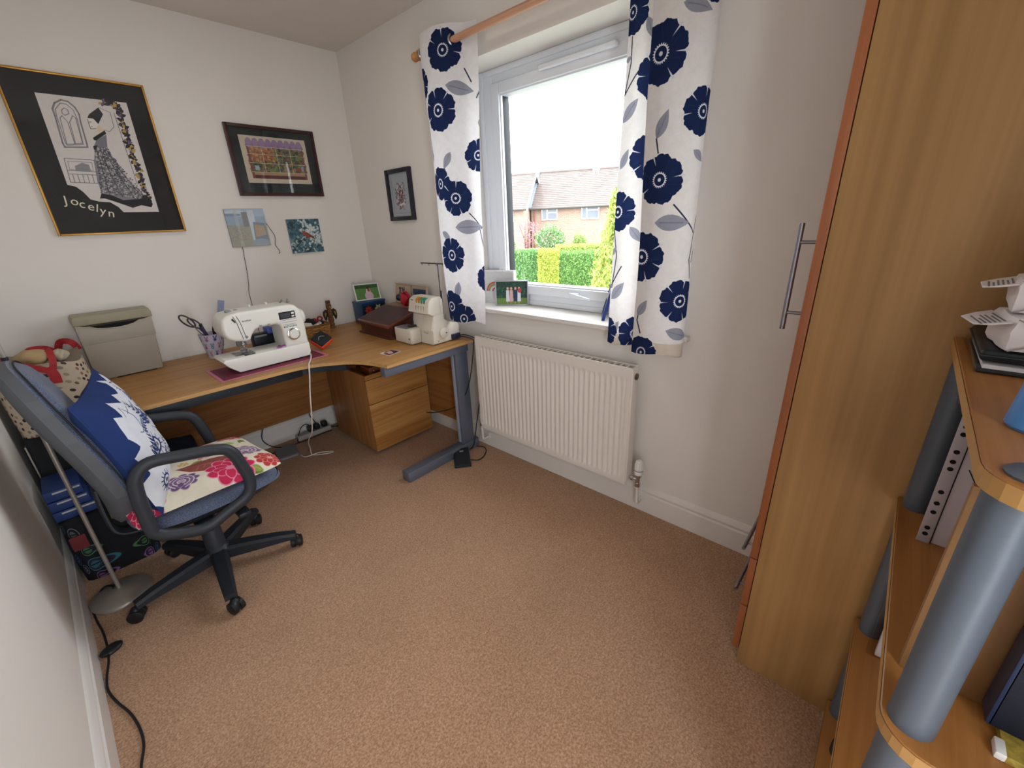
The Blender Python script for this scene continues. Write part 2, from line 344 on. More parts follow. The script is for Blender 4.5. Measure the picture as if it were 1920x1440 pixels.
def curtain(name, label, top, bot, z0, z1, secs, bgcol, nseg=6, lining=None):
    """secs: (node range, flowers, leaves, stems) printed on that stretch of the cloth, in metres (y, z)"""
    T = [Vector((a, b, 0)) for a, b in top]; B = [Vector((a, b, 0)) for a, b in bot]
    Ts, Bs = smoothpath(T, nseg), smoothpath(B, nseg); mid = [(a+b)/2 for a, b in zip(Ts, Bs)]
    L = [0]
    for a, b in zip(mid[:-1], mid[1:]): L.append(L[-1]+(b-a).length)
    p = Paint(L[-1], z1-z0, 1150, bgcol)
    if lining: p.rect(0, 0, L[-1], .052, lining, .8)
    for (i0, i1), fl, lv, stm in secs:
        idx = range(i0*nseg, i1*nseg+1); ys = [mid[i].y for i in idx]; ss = [L[i] for i in idx]
        o = np.argsort(ys); ya, sa_ = np.array(ys)[o], np.array(ss)[o]
        def S(y):
            if y > ya[-1]: return sa_[-1]-(y-ya[-1])
            if y < ya[0]: return sa_[0]+(ya[0]-y)
            return float(np.interp(y, ya, sa_))
        p.clip = (ss[0], ss[-1])
        for ln_ in stm: p.line([(S(y), z-z0) for y, z in ln_], .005, STEM)
        for a, b_, c, d in lv: p.leaf(S(a), b_-z0, S(c), d-z0, .22, LEAF, '6A6B7C', .92)
        for k, (y, z, r) in enumerate(fl): flower(p, S(y), z-z0, r, k*7+int(abs(y)*1000))
    p.clip = None; p.speck(.012)
    mt = p.mat(name+'_print', .85, .12, 900, transl=.36, spec=.1)
    n = len(Ts)-1; tot = L[-1]
    mb = MB(); NV = 40; vs = []; uv = []
    for j in range(NV+1):
        t = j/NV; z = z0+(z1-z0)*t
        for i in range(n+1):
            q = Bs[i].lerp(Ts[i], t); s_ = L[i]/tot
            vs.append((q.x+.005*math.sin(9*t+12*s_)*(1-t*.6), q.y+.003*math.sin(7*t+5*s_), z-(.006*math.sin(14*s_) if j == 0 else 0))); uv.append((s_, t))
    w = n+1; fs = [(j*w+i, j*w+i+1, (j+1)*w+i+1, (j+1)*w+i) for j in range(NV) for i in range(n)]
    mb.add(vs, fs, 0, [[uv[i] for i in f] for f in fs])
    root = thing(name, label, 'curtain', (mid[n//2].x, mid[n//2].y, z0))
    mb.build('cloth', mt, root, ang=180)
    hm = MB(); hm.tube([(q.x-.001, q.y, z0+.002-(.006*math.sin(14*L[i]/tot))) for i, q in enumerate(Bs)], .0018, 6); hm.build('hem', M('curtain_hem', 'D8D2CE', .9), root)
    return root
steel = M('brushed_steel', 'A6A6A8', .32, 1.0, var=.03)
LFl=[(-1.166,2.11,.083),(-1.002,2.008,.07),(-1.118,1.88,.092),(-1.286,1.672,.072),(-1.076,1.56,.079),(-1.172,1.486,.084),(-1.108,1.206,.091),(-1.313,1.083,.07),(-1.073,.925,.09),(-1.157,.86,.08)]
LLv=[(-.993,2.199,-.993,2.157),(-1.165,1.976,-1.273,1.938),(-1.056,1.953,-1.116,1.916),(-1.164,1.697,-1.12,1.623),(-1.02,1.722,-1.019,1.663),(-1.157,1.347,-1.296,1.345),(-1.04,1.325,-1.115,1.289),(-1.142,1.065,-1.116,.968),(-1.0,1.877,-1.01,1.836),(-1.313,1.967,-1.315,1.926),(-1.296,1.825,-1.296,1.79),(-1.304,1.566,-1.314,1.518)]
LSt=[[(-.988,1.93),(-1.02,1.846),(-1.021,1.751),(-1.025,1.702)],[(-1.238,2.033),(-1.263,1.977)],[(-1.322,1.985),(-1.284,1.911)],[(-1.122,1.638),(-1.137,1.593)],[(-1.224,1.413),(-1.27,1.36),(-1.3,1.231),(-1.304,1.151)],[(-1.314,1.372),(-1.287,1.335)],[(-1.12,1.479),(-1.096,1.521)],[(-1.107,.968),(-1.138,.925)]]
cl = curtain('curtain', 'narrow gathered curtain with navy poppies left of the window, above the white overlocker', [(-.06,-.955),(-.115,-.985),(-.145,-1.06),(-.145,-1.14),(-.115,-1.2),(-.07,-1.25),(-.05,-1.315)], [(-.06,-.995),(-.115,-1.015),(-.138,-1.075),(-.135,-1.14),(-.112,-1.19),(-.085,-1.235),(-.075,-1.275)], .838, 2.205, [((0, 6), LFl, LLv, LSt)], 'EDEAEC')
for y in (-.984, -1.208): MB().torus((-.1, y, 2.145), (.35, 1, 0), .021, .0055, 24).build('eyelet', steel, cl)
RFl=[(-2.237,1.844,.087),(-2.372,1.671,.07),(-2.265,1.479,.08),(-2.211,1.222,.091),(-2.363,1.065,.078),(-2.239,.857,.062),(-2.368,1.975,.03)]
RLv=[(-2.297,1.955,-2.367,1.928),(-2.244,1.605,-2.279,1.687),(-2.258,1.341,-2.367,1.338),(-2.21,.998,-2.247,1.064),(-2.329,.954,-2.398,.922),(-2.36,1.562,-2.386,1.528)]
RSt=[[(-2.254,1.562),(-2.244,1.605),(-2.251,1.638)],[(-2.32,1.398),(-2.356,1.352),(-2.375,1.3),(-2.373,1.211),(-2.378,1.146)],[(-2.401,1.4),(-2.375,1.3)],[(-2.391,1.247),(-2.378,1.202)],[(-2.229,.931),(-2.211,.981),(-2.214,1.003)]]
SFl=[(-2.079,2.007,.066),(-2.074,1.383,.073),(-2.185,1.568,.082),(-2.18,.9,.074),(-2.185,1.814,.077),(-2.041,.901,.066)]
SLv=[(-2.138,1.984,-2.162,1.92),(-2.064,1.686,-2.122,1.754),(-2.07,1.533,-2.101,1.598),(-2.128,1.328,-2.172,1.269),(-2.068,1.039,-2.123,1.114),(-2.052,1.217,-2.081,1.253),(-2.064,.873,-2.111,.95),(-2.057,1.87,-2.087,1.886),(-2.171,1.64,-2.206,1.585)]
SSt=[[(-2.083,1.94),(-2.084,1.864),(-2.063,1.773)],[(-2.063,1.773),(-2.122,1.84)],[(-2.061,1.32),(-2.083,1.218),(-2.066,1.088)],[(-2.065,1.099),(-2.109,1.177)]]
cr = curtain('curtain', 'wider gathered curtain with navy poppies right of the window, beside the bare wall', [(-.07,-2.078),(-.082,-2.12),(-.062,-2.17),(-.072,-2.215),(-.112,-2.205),(-.145,-2.2),(-.156,-2.24),(-.158,-2.295),(-.14,-2.345),(-.10,-2.372),(-.06,-2.372)],
  [(-.075,-2.045),(-.085,-2.095),(-.066,-2.155),(-.074,-2.21),(-.108,-2.2),(-.138,-2.195),(-.146,-2.235),(-.148,-2.29),(-.132,-2.338),(-.105,-2.370),(-.075,-2.375)], .848, 2.205, [((0, 3), SFl, SLv, SSt), ((5, 10), RFl, RLv, RSt)], 'EAE5E2', lining='CDBEAC')
for y in (-2.206, -2.372): MB().torus((-.1, y, 2.145), (.35, 1, 0), .021, .0055, 24).build('eyelet', steel, cr)

# ------------------------------------------------------------------ radiator
rad_paint = M('radiator_enamel', 'E4DCD4', .32, var=.01); chrome = M('chrome', 'C9C9CB', .18, 1.0, var=.02); brass = M('old_brass', '7E705C', .38, 1.0)
white_plastic = M('white_plastic', 'E6E4E0', .35, var=.01); dark_gap = M('dark_gap', '2A2624', .9)
rad = thing('radiator', 'white ribbed panel radiator on the wall under the window', 'radiator', (-.075, -1.69, .17))
RY0, RY1, RZ0, RZ1 = -1.202, -2.186, .17, .755
NR = 33; pitch = (RY0-RY1-.05)/NR
def radf(u, v):
    y = RY0+(RY1-RY0)*u; z = RZ0+(RZ1-RZ0)*v
    q = (RY0-.025-y)/pitch; fr_ = q-math.floor(q); d = 0
    if 0 < q < NR:
        d = min(1, max(0, (abs(fr_-.5)-.16)/.14)); e = min(1, max(0, (z-RZ0-.028)/.02))*min(1, max(0, (RZ1-.045-z)/.02)); d = (d*1.0)*e
    edge = min(1, (min(u, 1-u)*.984)/.004)*min(1, (min(v, 1-v)*.585)/.004)
    return Vector((-.092-.008*edge+.0065*d, y, z))
mb = MB(); NU = NR*8+8; zs = [0, .006, .04, .055, .07, .083, .3, .6, .88, .89, .905, .92, .935, .994, 1]
us = [0, .004]+[(.025+pitch*(i/8))/.984 for i in range(NR*8+1)]+[.996, 1]
vs = [radf(u, v) for v in zs for u in us]; w = len(us)
mb.add(vs, [(j*w+i, (j+1)*w+i, (j+1)*w+i+1, j*w+i+1) for j in range(len(zs)-1) for i in range(w-1)])
mb.box(-.092, RY1, RZ0, -.088, RY0, RZ1); mb.box(-.05, RY1+.005, RZ0+.01, -.044, RY0-.005, RZ1-.01); mb.build('panel', rad_paint, rad, ang=50)
for y in (RY0, RY1): MB().box(-.098, y-.004, RZ0+.02, -.046, y+.004, RZ1-.002, .002).build('side_cover', rad_paint, rad)
g = MB(); g.box(-.099, RY1, RZ1-.004, -.091, RY0, RZ1+.004, .002); g.box(-.052, RY1, RZ1-.004, -.045, RY0, RZ1+.004, .002)
n = 31
for i in range(n+1):
    y = RY0-.004+(RY1-RY0+.008)*i/n; g.box(-.092, y-.0035, RZ1-.003, -.051, y+.0035, RZ1+.002)
tag(g.build('top_grille', rad_paint, rad), kind='stuff')
MB().box(-.09, RY1+.01, RZ1-.012, -.053, RY0-.01, RZ1-.008).build('fin_bed', M('radiator_inside', '8E8880', .8), rad)
MB().lathe([(.015, 0), (.015, .006), (.009, .006), (.009, .009)], (-.07, RY1-.004, RZ1-.04), (0, -1, 0), 18).build('end_plug', brass, rad)
tv = MB(); tv.tube([(-.07, RY1, .205), (-.07, -2.23, .205)], .008, 12); tv.lathe([(.013, 0), (.013, .012)], (-.07, -2.20, .205), (0, -1, 0), 6); tv.lathe([(.011, -.035), (.013, -.035), (.013, -.015), (.010, -.012), (.010, .018), (.016, .02), (.016, .03)], (-.07, -2.235, .205), (0, 0, 1), 16)
valve = tv.build('valve_body', chrome, rad)
hd = MB(); hd.lathe([(.018, 0), (.0195, .004), (.0195, .02), (.018, .022)], (-.07, -2.235, .236), n=24); 
for i in range(14):
    a = 2*math.pi*i/14; c, s = math.cos(a), math.sin(a); hd.tube([(-.07+.0165*c, -2.235+.0165*s, .26), (-.07+.0165*c, -2.235+.0165*s, .285), (-.07+.0125*c, -2.235+.0125*s, .305)], .0035, 6)
hd.lathe([(.0165, .02), (.0165, .05), (.013, .07), (.010, .074)], (-.07, -2.235, .236), n=24); hd.build('valve_head', white_plastic, valve)
MB().torus((-.07, -2.235, .258), (0, 0, 1), .0185, .0012, 24, 6).build('scale_band', dark_gap, valve)
MB().tube(smoothpath([(-.07, -2.235, .18), (-.07, -2.235, .10), (-.068, -2.237, .078), (-.05, -2.237, .07), (-.018, -2.237, .07)]), .0075, 10).lathe([(.017, 0), (.017, .006)], (-.018, -2.237, .07), (-1, 0, 0), 18).build('pipe', white_gloss, rad)
lk = MB(); lk.lathe([(.011, -.02), (.011, .005), (.013, .008), (.013, .05), (.011, .053)], (-.07, -1.178, .2)); lk.tube([(-.07, -1.2, .205), (-.07, -1.178, .205)], .007); lv = lk.build('lockshield_valve', white_plastic, rad)
MB().lathe([(.012, 0), (.012, .018)], (-.07, -1.178, .168)).build('valve_nut', brass, rad)
MB().tube(smoothpath([(-.07, -1.178, .17), (-.07, -1.178, .09), (-.066, -1.178, .072), (-.05, -1.178, .066), (-.018, -1.178, .066)]), .0075, 10).lathe([(.017, 0), (.017, .006)], (-.018, -1.178, .066), (-1, 0, 0), 18).build('pipe', white_gloss, rad)

# ------------------------------------------------------------------ desk
oak_x = wood('oak_desk_top', '966A38', 'B5854C', 'x', .4); oak_edge = wood('oak_edge', 'B58A56', 'CCA36C', 'x', .45)
oak_mod = wood('oak_modesty', '7E5129', '9C6C3A', 'x', .45); oak_mody = wood('oak_modesty_y', '7E5129', '9C6C3A', 'y', .45)
oak_ped = wood('oak_pedestal', '8A5A30', 'B17F4A', 'z', .42); oak_front = wood('oak_drawer', '9A6532', 'C08F52', 'x', .42, .8)
blue_steel = M('blue_grey_steel', '6D7484', .42, .35, var=.03); dark_steel = M('dark_steel', '2B3036', .5, .3)
desk = thing('corner_desk', 'oak veneer corner desk with a curved front and blue-grey metal legs', 'desk', (-.85, -.45, 0))
cv = smoothpath([(-1.03, -.767, 0), (-.94, -.772, 0), (-.862, -.795, 0), (-.791, -.841, 0), (-.722, -.907, 0), (-.677, -.988, 0), (-.655, -1.07, 0), (-.645, -1.138, 0)], 4)
outline = [(-1.63, -.02), (-1.63, -.752)]+[(p.x, p.y) for p in cv]+[(-.058, -1.138), (-.045, -1.125), (-.045, -.02)]
MB().prism(outline, .702, .72, 'z', bev=.0015, seg=1).build('desktop', oak_x, desk)
eb = MB(); ol = outline
for a, b in zip(ol[:-1], ol[1:]):
    d = Vector((b[0]-a[0], b[1]-a[1], 0)); n = Vector((d.y, -d.x, 0)).normalized()*-.0012
    if a[0] > -.06 and b[0] > -.06: continue
    A, B = Vector((a[0], a[1], 0)), Vector((b[0], b[1], 0)); z0, z1 = Vector((0, 0, .7025)), Vector((0, 0, .7185))
    eb.add([A+n+z0, B+n+z0, B+n+z1, A+n+z1, A-n*.5+z0, B-n*.5+z0, B-n*.5+z1, A-n*.5+z1], [(0, 1, 2, 3), (7, 6, 5, 4), (3, 2, 6, 7), (0, 4, 5, 1)])
eb.build('edge_band', oak_edge, desk)
lg = MB(); lg.box(-.185, -1.115, .05, -.09, -1.07, .66, .004).box(-.61, -1.128, .0, -.06, -1.062, .062, .006).box(-.655, -1.128, .655, -.09, -1.085, .701, .003)
rl = lg.build('leg', blue_steel, desk)
MB().box(-.192, -1.10, .07, -.184, -1.08, .655, .002).build('leg_trim', M('pale_steel', 'AEB6C4', .4, .3), rl)
MB().lathe([(.005, 0), (.005, .003)], (-.15, -1.116, .085), (0, -1, 0), 10).build('bolt', steel, rl)
lg = MB(); lg.box(-1.60, -.17, .05, -1.555, -.09, .66, .004).box(-1.605, -.62, 0, -1.54, -.06, .06, .006).box(-1.60, -.69, .655, -1.56, -.09, .701, .003); lg.build('leg', blue_steel, desk)
MB().box(-1.545, -.155, .205, -.125, -.137, .70).build('modesty_panel', oak_mod, desk)
MB().box(-.105, -1.06, .155, -.087, -.16, .70).build('modesty_panel', oak_mody, desk)
MB().box(-1.55, -.735, .655, -.90, -.705, .701, .002).prism([(-.90, -.735), (-.84, -.757), (-.785, -.80), (-.725, -.865), (-.70, -.85), (-.765, -.775), (-.83, -.725), (-.90, -.705)], .662, .701, 'z').build('under_strip', dark_steel, desk)  # dark strip beneath the front edge, carried round the curve
MB().prism([(-.50, .70), (-.47, .70), (-.478, .60), (-.485, .60)], -.45, -.445, 'y').build('bracket', blue_steel, desk)

# ------------------------------------------------------------------ drawer pedestal under the desk
ped = thing('drawer_pedestal', 'oak two-drawer pedestal with an open tray top under the desk', 'drawer unit', (-.33, -.45, 0))
PX0, PX1, PY0, PY1 = -.553, -.112, -.688, -.19
c = MB().box(PX0, PY0, .025, PX0+.016, PY1, .538, .001).box(PX1-.016, PY0, .025, PX1, PY1, .538, .001).box(PX0+.016, PY1-.016, .025, PX1-.016, PY1, .538).box(PX0+.016, PY0, .025, PX1-.016, PY1-.016, .04).box(PX0+.016, PY0, .498, PX1-.016, PY1-.016, .505)
c.build('carcass', oak_ped, ped)
MB().box(PX0, PY0-.018, .511, PX1, PY0, .538, .0012).build('top_rail', oak_front, ped)
MB().box(PX0, PY0-.018, .352, PX1, PY0-.001, .507, .0012).build('drawer', oak_front, ped)
MB().box(PX0, PY0-.018, .026, PX1, PY0-.001, .347, .0012).build('drawer', oak_front, ped)
for x in (PX0+.05, PX1-.05):
    for y in (PY0+.06, PY1-.06): MB().tube([(x-.012, y, .0125), (x+.012, y, .0125)], .0125, 14).build('castor', M('black_plastic', '17181B', .45), ped)
bx = thing('trinket_box', 'small red-brown wooden box with a metal knob in the pedestal tray', 'box', (-.44, -.6, .505))
MB().box(-.485, -.645, .505, -.30, -.54, .56, .003).build('body', wood('red_wood', '7A3E22', '96542F', 'x', .4), bx)
MB().ball((-.455, -.648, .537), .007).tube([(-.455, -.645, .537), (-.455, -.648, .537)], .003).build('knob', chrome, bx)
hb = thing('hand_tool', 'dark tool with an orange-brown handle in the pedestal tray', 'tool', (-.46, -.42, .505))
MB().tube([(-.52, -.35, .52), (-.46, -.44, .525)], .012, 10).build('handle', M('orange_brown', '9A5A34', .5), hb)
MB().tube([(-.46, -.44, .525), (-.41, -.52, .52)], .008, 8).build('head', dark_steel, hb)

# ------------------------------------------------------------------ wardrobe
beech_z = wood('beech_panel_z', '8E6A3E', 'AC8454', 'z', .5, .3); cherry = wood('cherry_edge', '86492A', 'A0603A', 'z', .42)
wr = thing('wardrobe', 'tall beech wardrobe with cherry door edge and bar handles in the right corner', 'wardrobe', (-.26, -3.1, 0))
WX0, WX1, WB, WF = -.528, -.022, YF+.03, -2.822
MB().box(WX0, WB, .0, WX0+.018, WF, 2.12, .001).build('side_panel', beech_z, wr)
MB().box(WX1-.018, WB, .0, WX1, WF, 2.12).box(WX0+.018, WB, 2.10, WX1-.018, WF, 2.12).box(WX0+.018, WB, .05, WX1-.018, WB+.01, 2.1).box(WX0+.018, WB+.01, .05, WX1-.018, WF, .066).build('carcass', beech_z, wr)
MB().box(WX0+.018, WF-.03, 0, WX1-.018, WF-.012, .05).build('plinth', beech_z, wr)
def bar_handle(parent, a, b, stand, r=.006):
    a, b = Vector(a), Vector(b); d = b-a; n = Vector((0, -1, 0)); mb = MB().tube([a, b], r, 14)
    for t in (.17, .83): p = a+d*t; mb.tube([p, p+n*stand], r*.72, 10)
    return mb.build('handle', M('satin_steel', '8C8A92', .38, .9), parent)
dr = MB().box(WX0, WF+.002, .421, WX1, WF+.021, 2.12, .0012).build('door', cherry, wr); bar_handle(dr, (-.452, -2.757, 1.085), (-.452, -2.757, 1.338), .045)
dr = MB().box(WX0, WF+.002, .238, WX1, WF+.021, .417, .0012).build('drawer', cherry, wr); bar_handle(dr, (-.372, -2.757, .315), (-.15, -2.757, .315), .045)
dr = MB().box(WX0, WF+.002, .055, WX1, WF+.021, .234, .0012).build('drawer', cherry, wr); bar_handle(dr, (-.372, -2.757, .135), (-.15, -2.757, .135), .045)

# ------------------------------------------------------------------ shelf unit and what stands on it
shelf_wood = wood('shelf_laminate', '99632F', 'B27C46', 'x', .42, .7); shelf_edge = M('shelf_edging', 'B0854F', .5, var=.04)
tube_paint = M('grey_blue_tube', '565E69', .42, .08, var=.02)
su = thing('shelf_unit', 'open beech shelf unit with grey tube posts beside the wardrobe', 'shelf unit', (-.86, -3.23, 0))
SX0, SX1, SY0, SY1 = -1.158, -.533, YF+.03, -3.058
def rr(x0, y0, x1, y1, r, corners, n=6):
    out = []
    for (cx, cy, a0, on) in ((x0+r, y1-r, 90, corners[0]), (x0+r, y0+r, 180, corners[1]), (x1-r, y0+r, 270, corners[2]), (x1-r, y1-r, 0, corners[3])):
        if on: out += [(cx+r*math.cos(R(a0+90*i/n)), cy+r*math.sin(R(a0+90*i/n))) for i in range(n+1)]
        else: out.append({90: (x0, y1), 180: (x0, y0), 270: (x1, y0), 0: (x1, y1)}[a0])
    return out
for z in (1.127, .755, .381, .06):
    s_ = MB().prism(rr(SX0, SY0, SX1, SY1, .05, (1, 1, 0, 0)), z-.022, z, 'z', bev=.0015, seg=1).build('shelf', shelf_wood, su)
    o = rr(SX0-.0008, SY0, SX1, SY1+.0008, .05, (1, 1, 0, 0)); e = MB()
    for a, b in zip(o[:-1], o[1:]):
        if a[1] < SY0+.004 and b[1] < SY0+.004: continue
        e.add([(a[0], a[1], z-.0208), (b[0], b[1], z-.0208), (b[0], b[1], z-.0012), (a[0], a[1], z-.0012)], [(0, 1, 2, 3)])
    a, b = o[-1], (o[0]); e.add([(a[0], a[1], z-.0208), (b[0], b[1], z-.0208), (b[0], b[1], z-.0012), (a[0], a[1], z-.0012)], [(0, 1, 2, 3)])
    e.build('edge_band', shelf_edge, s_, ang=60)
PR = .0235
for x, y in ((-1.112, -3.088), (-.560, -3.088), (-1.112, -3.34), (-.560, -3.34)):
    MB().tube([(x, y, 0), (x, y, 1.105)], PR, 24).build('post', tube_paint, su)
    MB().lathe([(.0205, 0), (.0215, .003), (.018, .006), (.004, .0075)], (x-.008, y-.004, 1.127), n=24).build('post_cap', tube_paint, su)
# top shelf
clear = glassmat('clear_plastic', (.93, .93, .94, 1), rough=.08)
tz = 1.1275
bc = thing('flat_plastic_case', 'clear flat plastic case with white sheet and black rim on the top shelf', 'case', (-.66, -3.17, tz))
MB().box(-.775, -3.30, tz, -.575, -3.072, tz+.006, .002).build('base', M('black_plastic', '17181B', .45), bc)
MB().box(-.768, -3.295, tz+.006, -.582, -3.078, tz+.012).build('paper_sheet', M('paper', 'E3DDDC', .85), bc)
MB().box(-.778, -3.303, tz+.001, -.572, -3.069, tz+.0145, .002).build('cover', clear, bc)
bb = thing('black_wallet', 'black zip wallet lying on the clear case under the white packs', 'wallet', (-.66, -3.17, tz+.015))
MB().box(-.765, -3.29, tz+.0155, -.572, -3.072, tz+.034, .006, seg=3).build('body', M('black_leather', '14171C', .5, bmp=.15, bs=200), bb)
MB().box(-.768, -3.288, tz+.023, -.570, -3.070, tz+.0265, .0015).build('zip', dark_steel, bb)
pk_mat = M('tissue_wrap', 'DCD4D4', .45, var=.03, vs=25, bmp=.2, bs=60); print_grey = M('label_print', '6D6A70', .7)
PKL = ['lower white wrapped tissue pack, bottom of the pile on the black wallet', 'second white wrapped tissue pack from the bottom of the pile', 'third white wrapped tissue pack, half crumpled, above the printed two', 'topmost white wrapped tissue pack under the black loop']
def pack(i, x, y, z, w, d, h, rot, flap):
    t = thing('tissue_pack', PKL[i], 'pack', (x, y, z), 'white tissue packs on the top shelf'); mb = MB(); mb.X = Matrix.Translation((x, y, z)) @ Matrix.Rotation(R(rot), 4, 'Z')
    bm = bmesh.new(); bmesh.ops.create_cube(bm, size=1); rg = random.Random(i+3)
    for v in bm.verts: v.co = Vector((v.co.x*w, v.co.y*d, (v.co.z+.5)*h))
    bmesh.ops.subdivide_edges(bm, edges=bm.edges[:], cuts=4, use_grid_fill=True)
    for v in bm.verts:
        u_, v_, z_ = abs(v.co.x/w*2), abs(v.co.y/d*2), abs(v.co.z/h*2-1); k = max(0, u_**6+v_**6+z_**6-1)
        cen = Vector((0, 0, h/2)); v.co = cen+(v.co-cen)*(1-.035*k); v.co += Vector((rg.gauss(0, .0016), rg.gauss(0, .0016), rg.gauss(0, .0012) if v.co.z > .004 else 0))
    bmesh.ops.smooth_vert(bm, verts=bm.verts[:], factor=.35, use_axis_x=True, use_axis_y=True, use_axis_z=True)
    mb.bm(bm); mb.build('wrapper', pk_mat, t, ang=50)
    if flap:
        Xf = mb.X @ Matrix.Translation((0, d/2-.004, h*.80)) @ Matrix.Rotation(R(-14), 4, 'X')
        fl = MB(); fl.X = Xf; fl.prism([(-w*.44, 0), (-w*.40, .02), (-w*.25, .036), (w*.30, .038), (w*.42, .02), (w*.44, 0)], 0, .0025, 'z', bev=.0008, seg=1); fl.build('end_flap', pk_mat, t)
        lb = MB(); lb.X = Xf
        for k in range(6): lb.box(-w*.34, .004+k*.0048, .0025, -w*.34+w*(.56, .40, .5, .52, .34, .54)[k], .0062+k*.0048, .0029)
        tag(lb.build('printed_label', print_grey, t), kind='stuff')
    fd = MB(); fd.X = mb.X; e_ = -w/2-.0004
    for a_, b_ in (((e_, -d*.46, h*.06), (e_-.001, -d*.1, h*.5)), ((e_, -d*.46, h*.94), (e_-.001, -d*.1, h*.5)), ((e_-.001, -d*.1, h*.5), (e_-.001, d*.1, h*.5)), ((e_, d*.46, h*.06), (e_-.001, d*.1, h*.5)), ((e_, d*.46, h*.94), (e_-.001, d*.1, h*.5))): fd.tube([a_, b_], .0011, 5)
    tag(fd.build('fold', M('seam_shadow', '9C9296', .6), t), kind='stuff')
pack(0, -.715, -3.155, tz+.035, .11, .15, .052, 8, True)
pack(1, -.71, -3.16, tz+.088, .11, .15, .05, -4, True)
pack(2, -.69, -3.185, tz+.139, .105, .15, .055, 5, False)
pack(3, -.69, -3.185, tz+.195, .10, .15, .05, -6, False)
lp = thing('black_loop', 'black cord loop standing on the topmost white pack', 'cord', (-.72, -3.16, tz+.25))
MB().tube(smoothpath([(-.70, -3.20, tz+.248), (-.745, -3.10, tz+.250), (-.775, -3.062, tz+.262), (-.79, -3.06, tz+.280), (-.79, -3.085, tz+.292), (-.77, -3.14, tz+.288), (-.72, -3.21, tz+.252)]), .0032, 8).build('cord', M('black_rubber', '14161C', .6), lp)
bt = thing('blue_bottle', 'blue plastic bottle standing on the top shelf', 'bottle', (-.99, -3.125, tz))
MB().lathe([(.027, 0), (.030, .004), (.0265, .05), (.0255, .11), (.016, .125)], (-.985, -3.112, tz), n=28).build('body', M('blue_plastic', '4F86C6', .35), bt)
MB().lathe([(.016, 0), (.016, .02), (.013, .022)], (-.985, -3.112, tz+.125), n=24).build('cap', white_plastic, bt)
# second shelf
s2 = .7555
pw = thing('punched_wallet', 'clear punched document wallet with a line drawing standing on the second shelf', 'document wallet', (-.68, -3.2, s2))
MB().box(-.684, -3.32, s2, -.672, -3.105, s2+.297, .002).build('paper_stack', M('paper_lilac', 'CFC6CE', .8), pw)
MB().box(-.688, -3.107, s2, -.684, -3.088, s2+.297, .0005).build('punched_strip', M('strip_plastic', 'B9B2B8', .4), pw)
for z in (.02, .034, .07, .09, .115, .165, .18, .20, .235, .25, .285): MB().lathe([(.0042, 0), (.0042, .0006)], (-.688, -3.097, s2+z), (-1, 0, 0), 12).build('punch_hole', M('hole_black', '0E0E12', .9), pw)
dl = MB(); dl.box(-.6848, -3.109, s2, -.684, -3.1075, s2+.297)
dl.tube(smoothpath([(-.6845, -3.12, s2+.17), (-.6845, -3.15, s2+.12), (-.6845, -3.19, s2+.07)]), .0009, 5).tube(smoothpath([(-.6845, -3.13, s2+.235), (-.6845, -3.15, s2+.22), (-.6845, -3.165, s2+.222), (-.6845, -3.15, s2+.235), (-.6845, -3.125, s2+.243), (-.6845, -3.13, s2+.235)]), .0009, 5)
dl.build('drawn_line', M('ink', '26222C', .7), pw)
bd = tag(MB().box(-1.029, -3.345, s2, -1.019, -3.073, s2+.305, .001).build('board', M('hardboard', '86603A', .6, var=.06, vs=30)), 'brown hardboard panel standing on the second shelf behind the front post', 'board')
nv = thing('ring_binder', 'navy ring binder standing on the second shelf beside the brown board', 'binder', (-1.1, -3.27, s2+.012))
navy_cloth = M('navy_cloth', '0C1426', .55, bmp=.2, bs=400)
MB().box(-1.068, -3.375, s2+.0125, -1.062, -3.154, s2+.285, .002).build('cover', navy_cloth, nv)
MB().box(-1.040, -3.375, s2+.0125, -1.034, -3.154, s2+.285, .002).build('cover', M('dark_olive', '3A382E', .6), nv)
MB().box(-1.068, -3.160, s2+.0125, -1.034, -3.152, s2+.285, .003).build('spine', M('navy_spine', '1E2E4C', .4), nv)
MB().box(-1.061, -3.372, s2+.02, -1.041, -3.162, s2+.275).build('page_block', M('paper', 'E3DDDC', .85), nv)
yb = thing('yellow_booklet', 'yellow and green booklet with a white corner lying under the navy binder', 'booklet', (-1.12, -3.28, s2))
MB().box(-1.100, -3.38, s2, -1.033, -3.166, s2+.011, .001).build('pages', M('yellow_print', 'A08A3C', .6, var=.35, vs=120), yb)
MB().box(-1.101, -3.170, s2, -1.078, -3.160, s2+.0115, .002).build('corner', white_plastic, yb)
# third and fourth shelves
s3 = .3815
cw = thing('paper_wallet', 'clear wallet of white papers standing on the third shelf', 'document wallet', (-.62, -3.2, s3))
MB().box(-.632, -3.33, s3, -.618, -3.10, s3+.24, .002).build('paper_stack', M('paper', 'E3DDDC', .85), cw)
MB().box(-.638, -3.335, s3, -.612, -3.085, s3+.25, .001).build('sleeve', clear, cw)
of = thing('orange_folder', 'bright orange folder lying on the third shelf', 'folder', (-.9, -3.25, s3))
MB().box(-1.03, -3.37, s3, -.80, -3.145, s3+.004, .001).box(-1.03, -3.37, s3+.022, -.80, -3.145, s3+.026, .001).build('cover', M('orange_card', 'D2521E', .5), of)
MB().box(-1.025, -3.365, s3+.004, -.806, -3.15, s3+.022).build('page_block', M('paper', 'E3DDDC', .85), of)
rf = thing('red_folder', 'dark red folder standing on the bottom shelf by the wardrobe', 'folder', (-.6, -3.2, .06))
MB().box(-.64, -3.34, .0605, -.622, -3.125, .345, .002).build('cover', M('red_card', '7E1F26', .5), rf)
MB().box(-.6218, -3.335, .066, -.612, -3.13, .34).build('page_block', M('paper', 'E3DDDC', .85), rf)
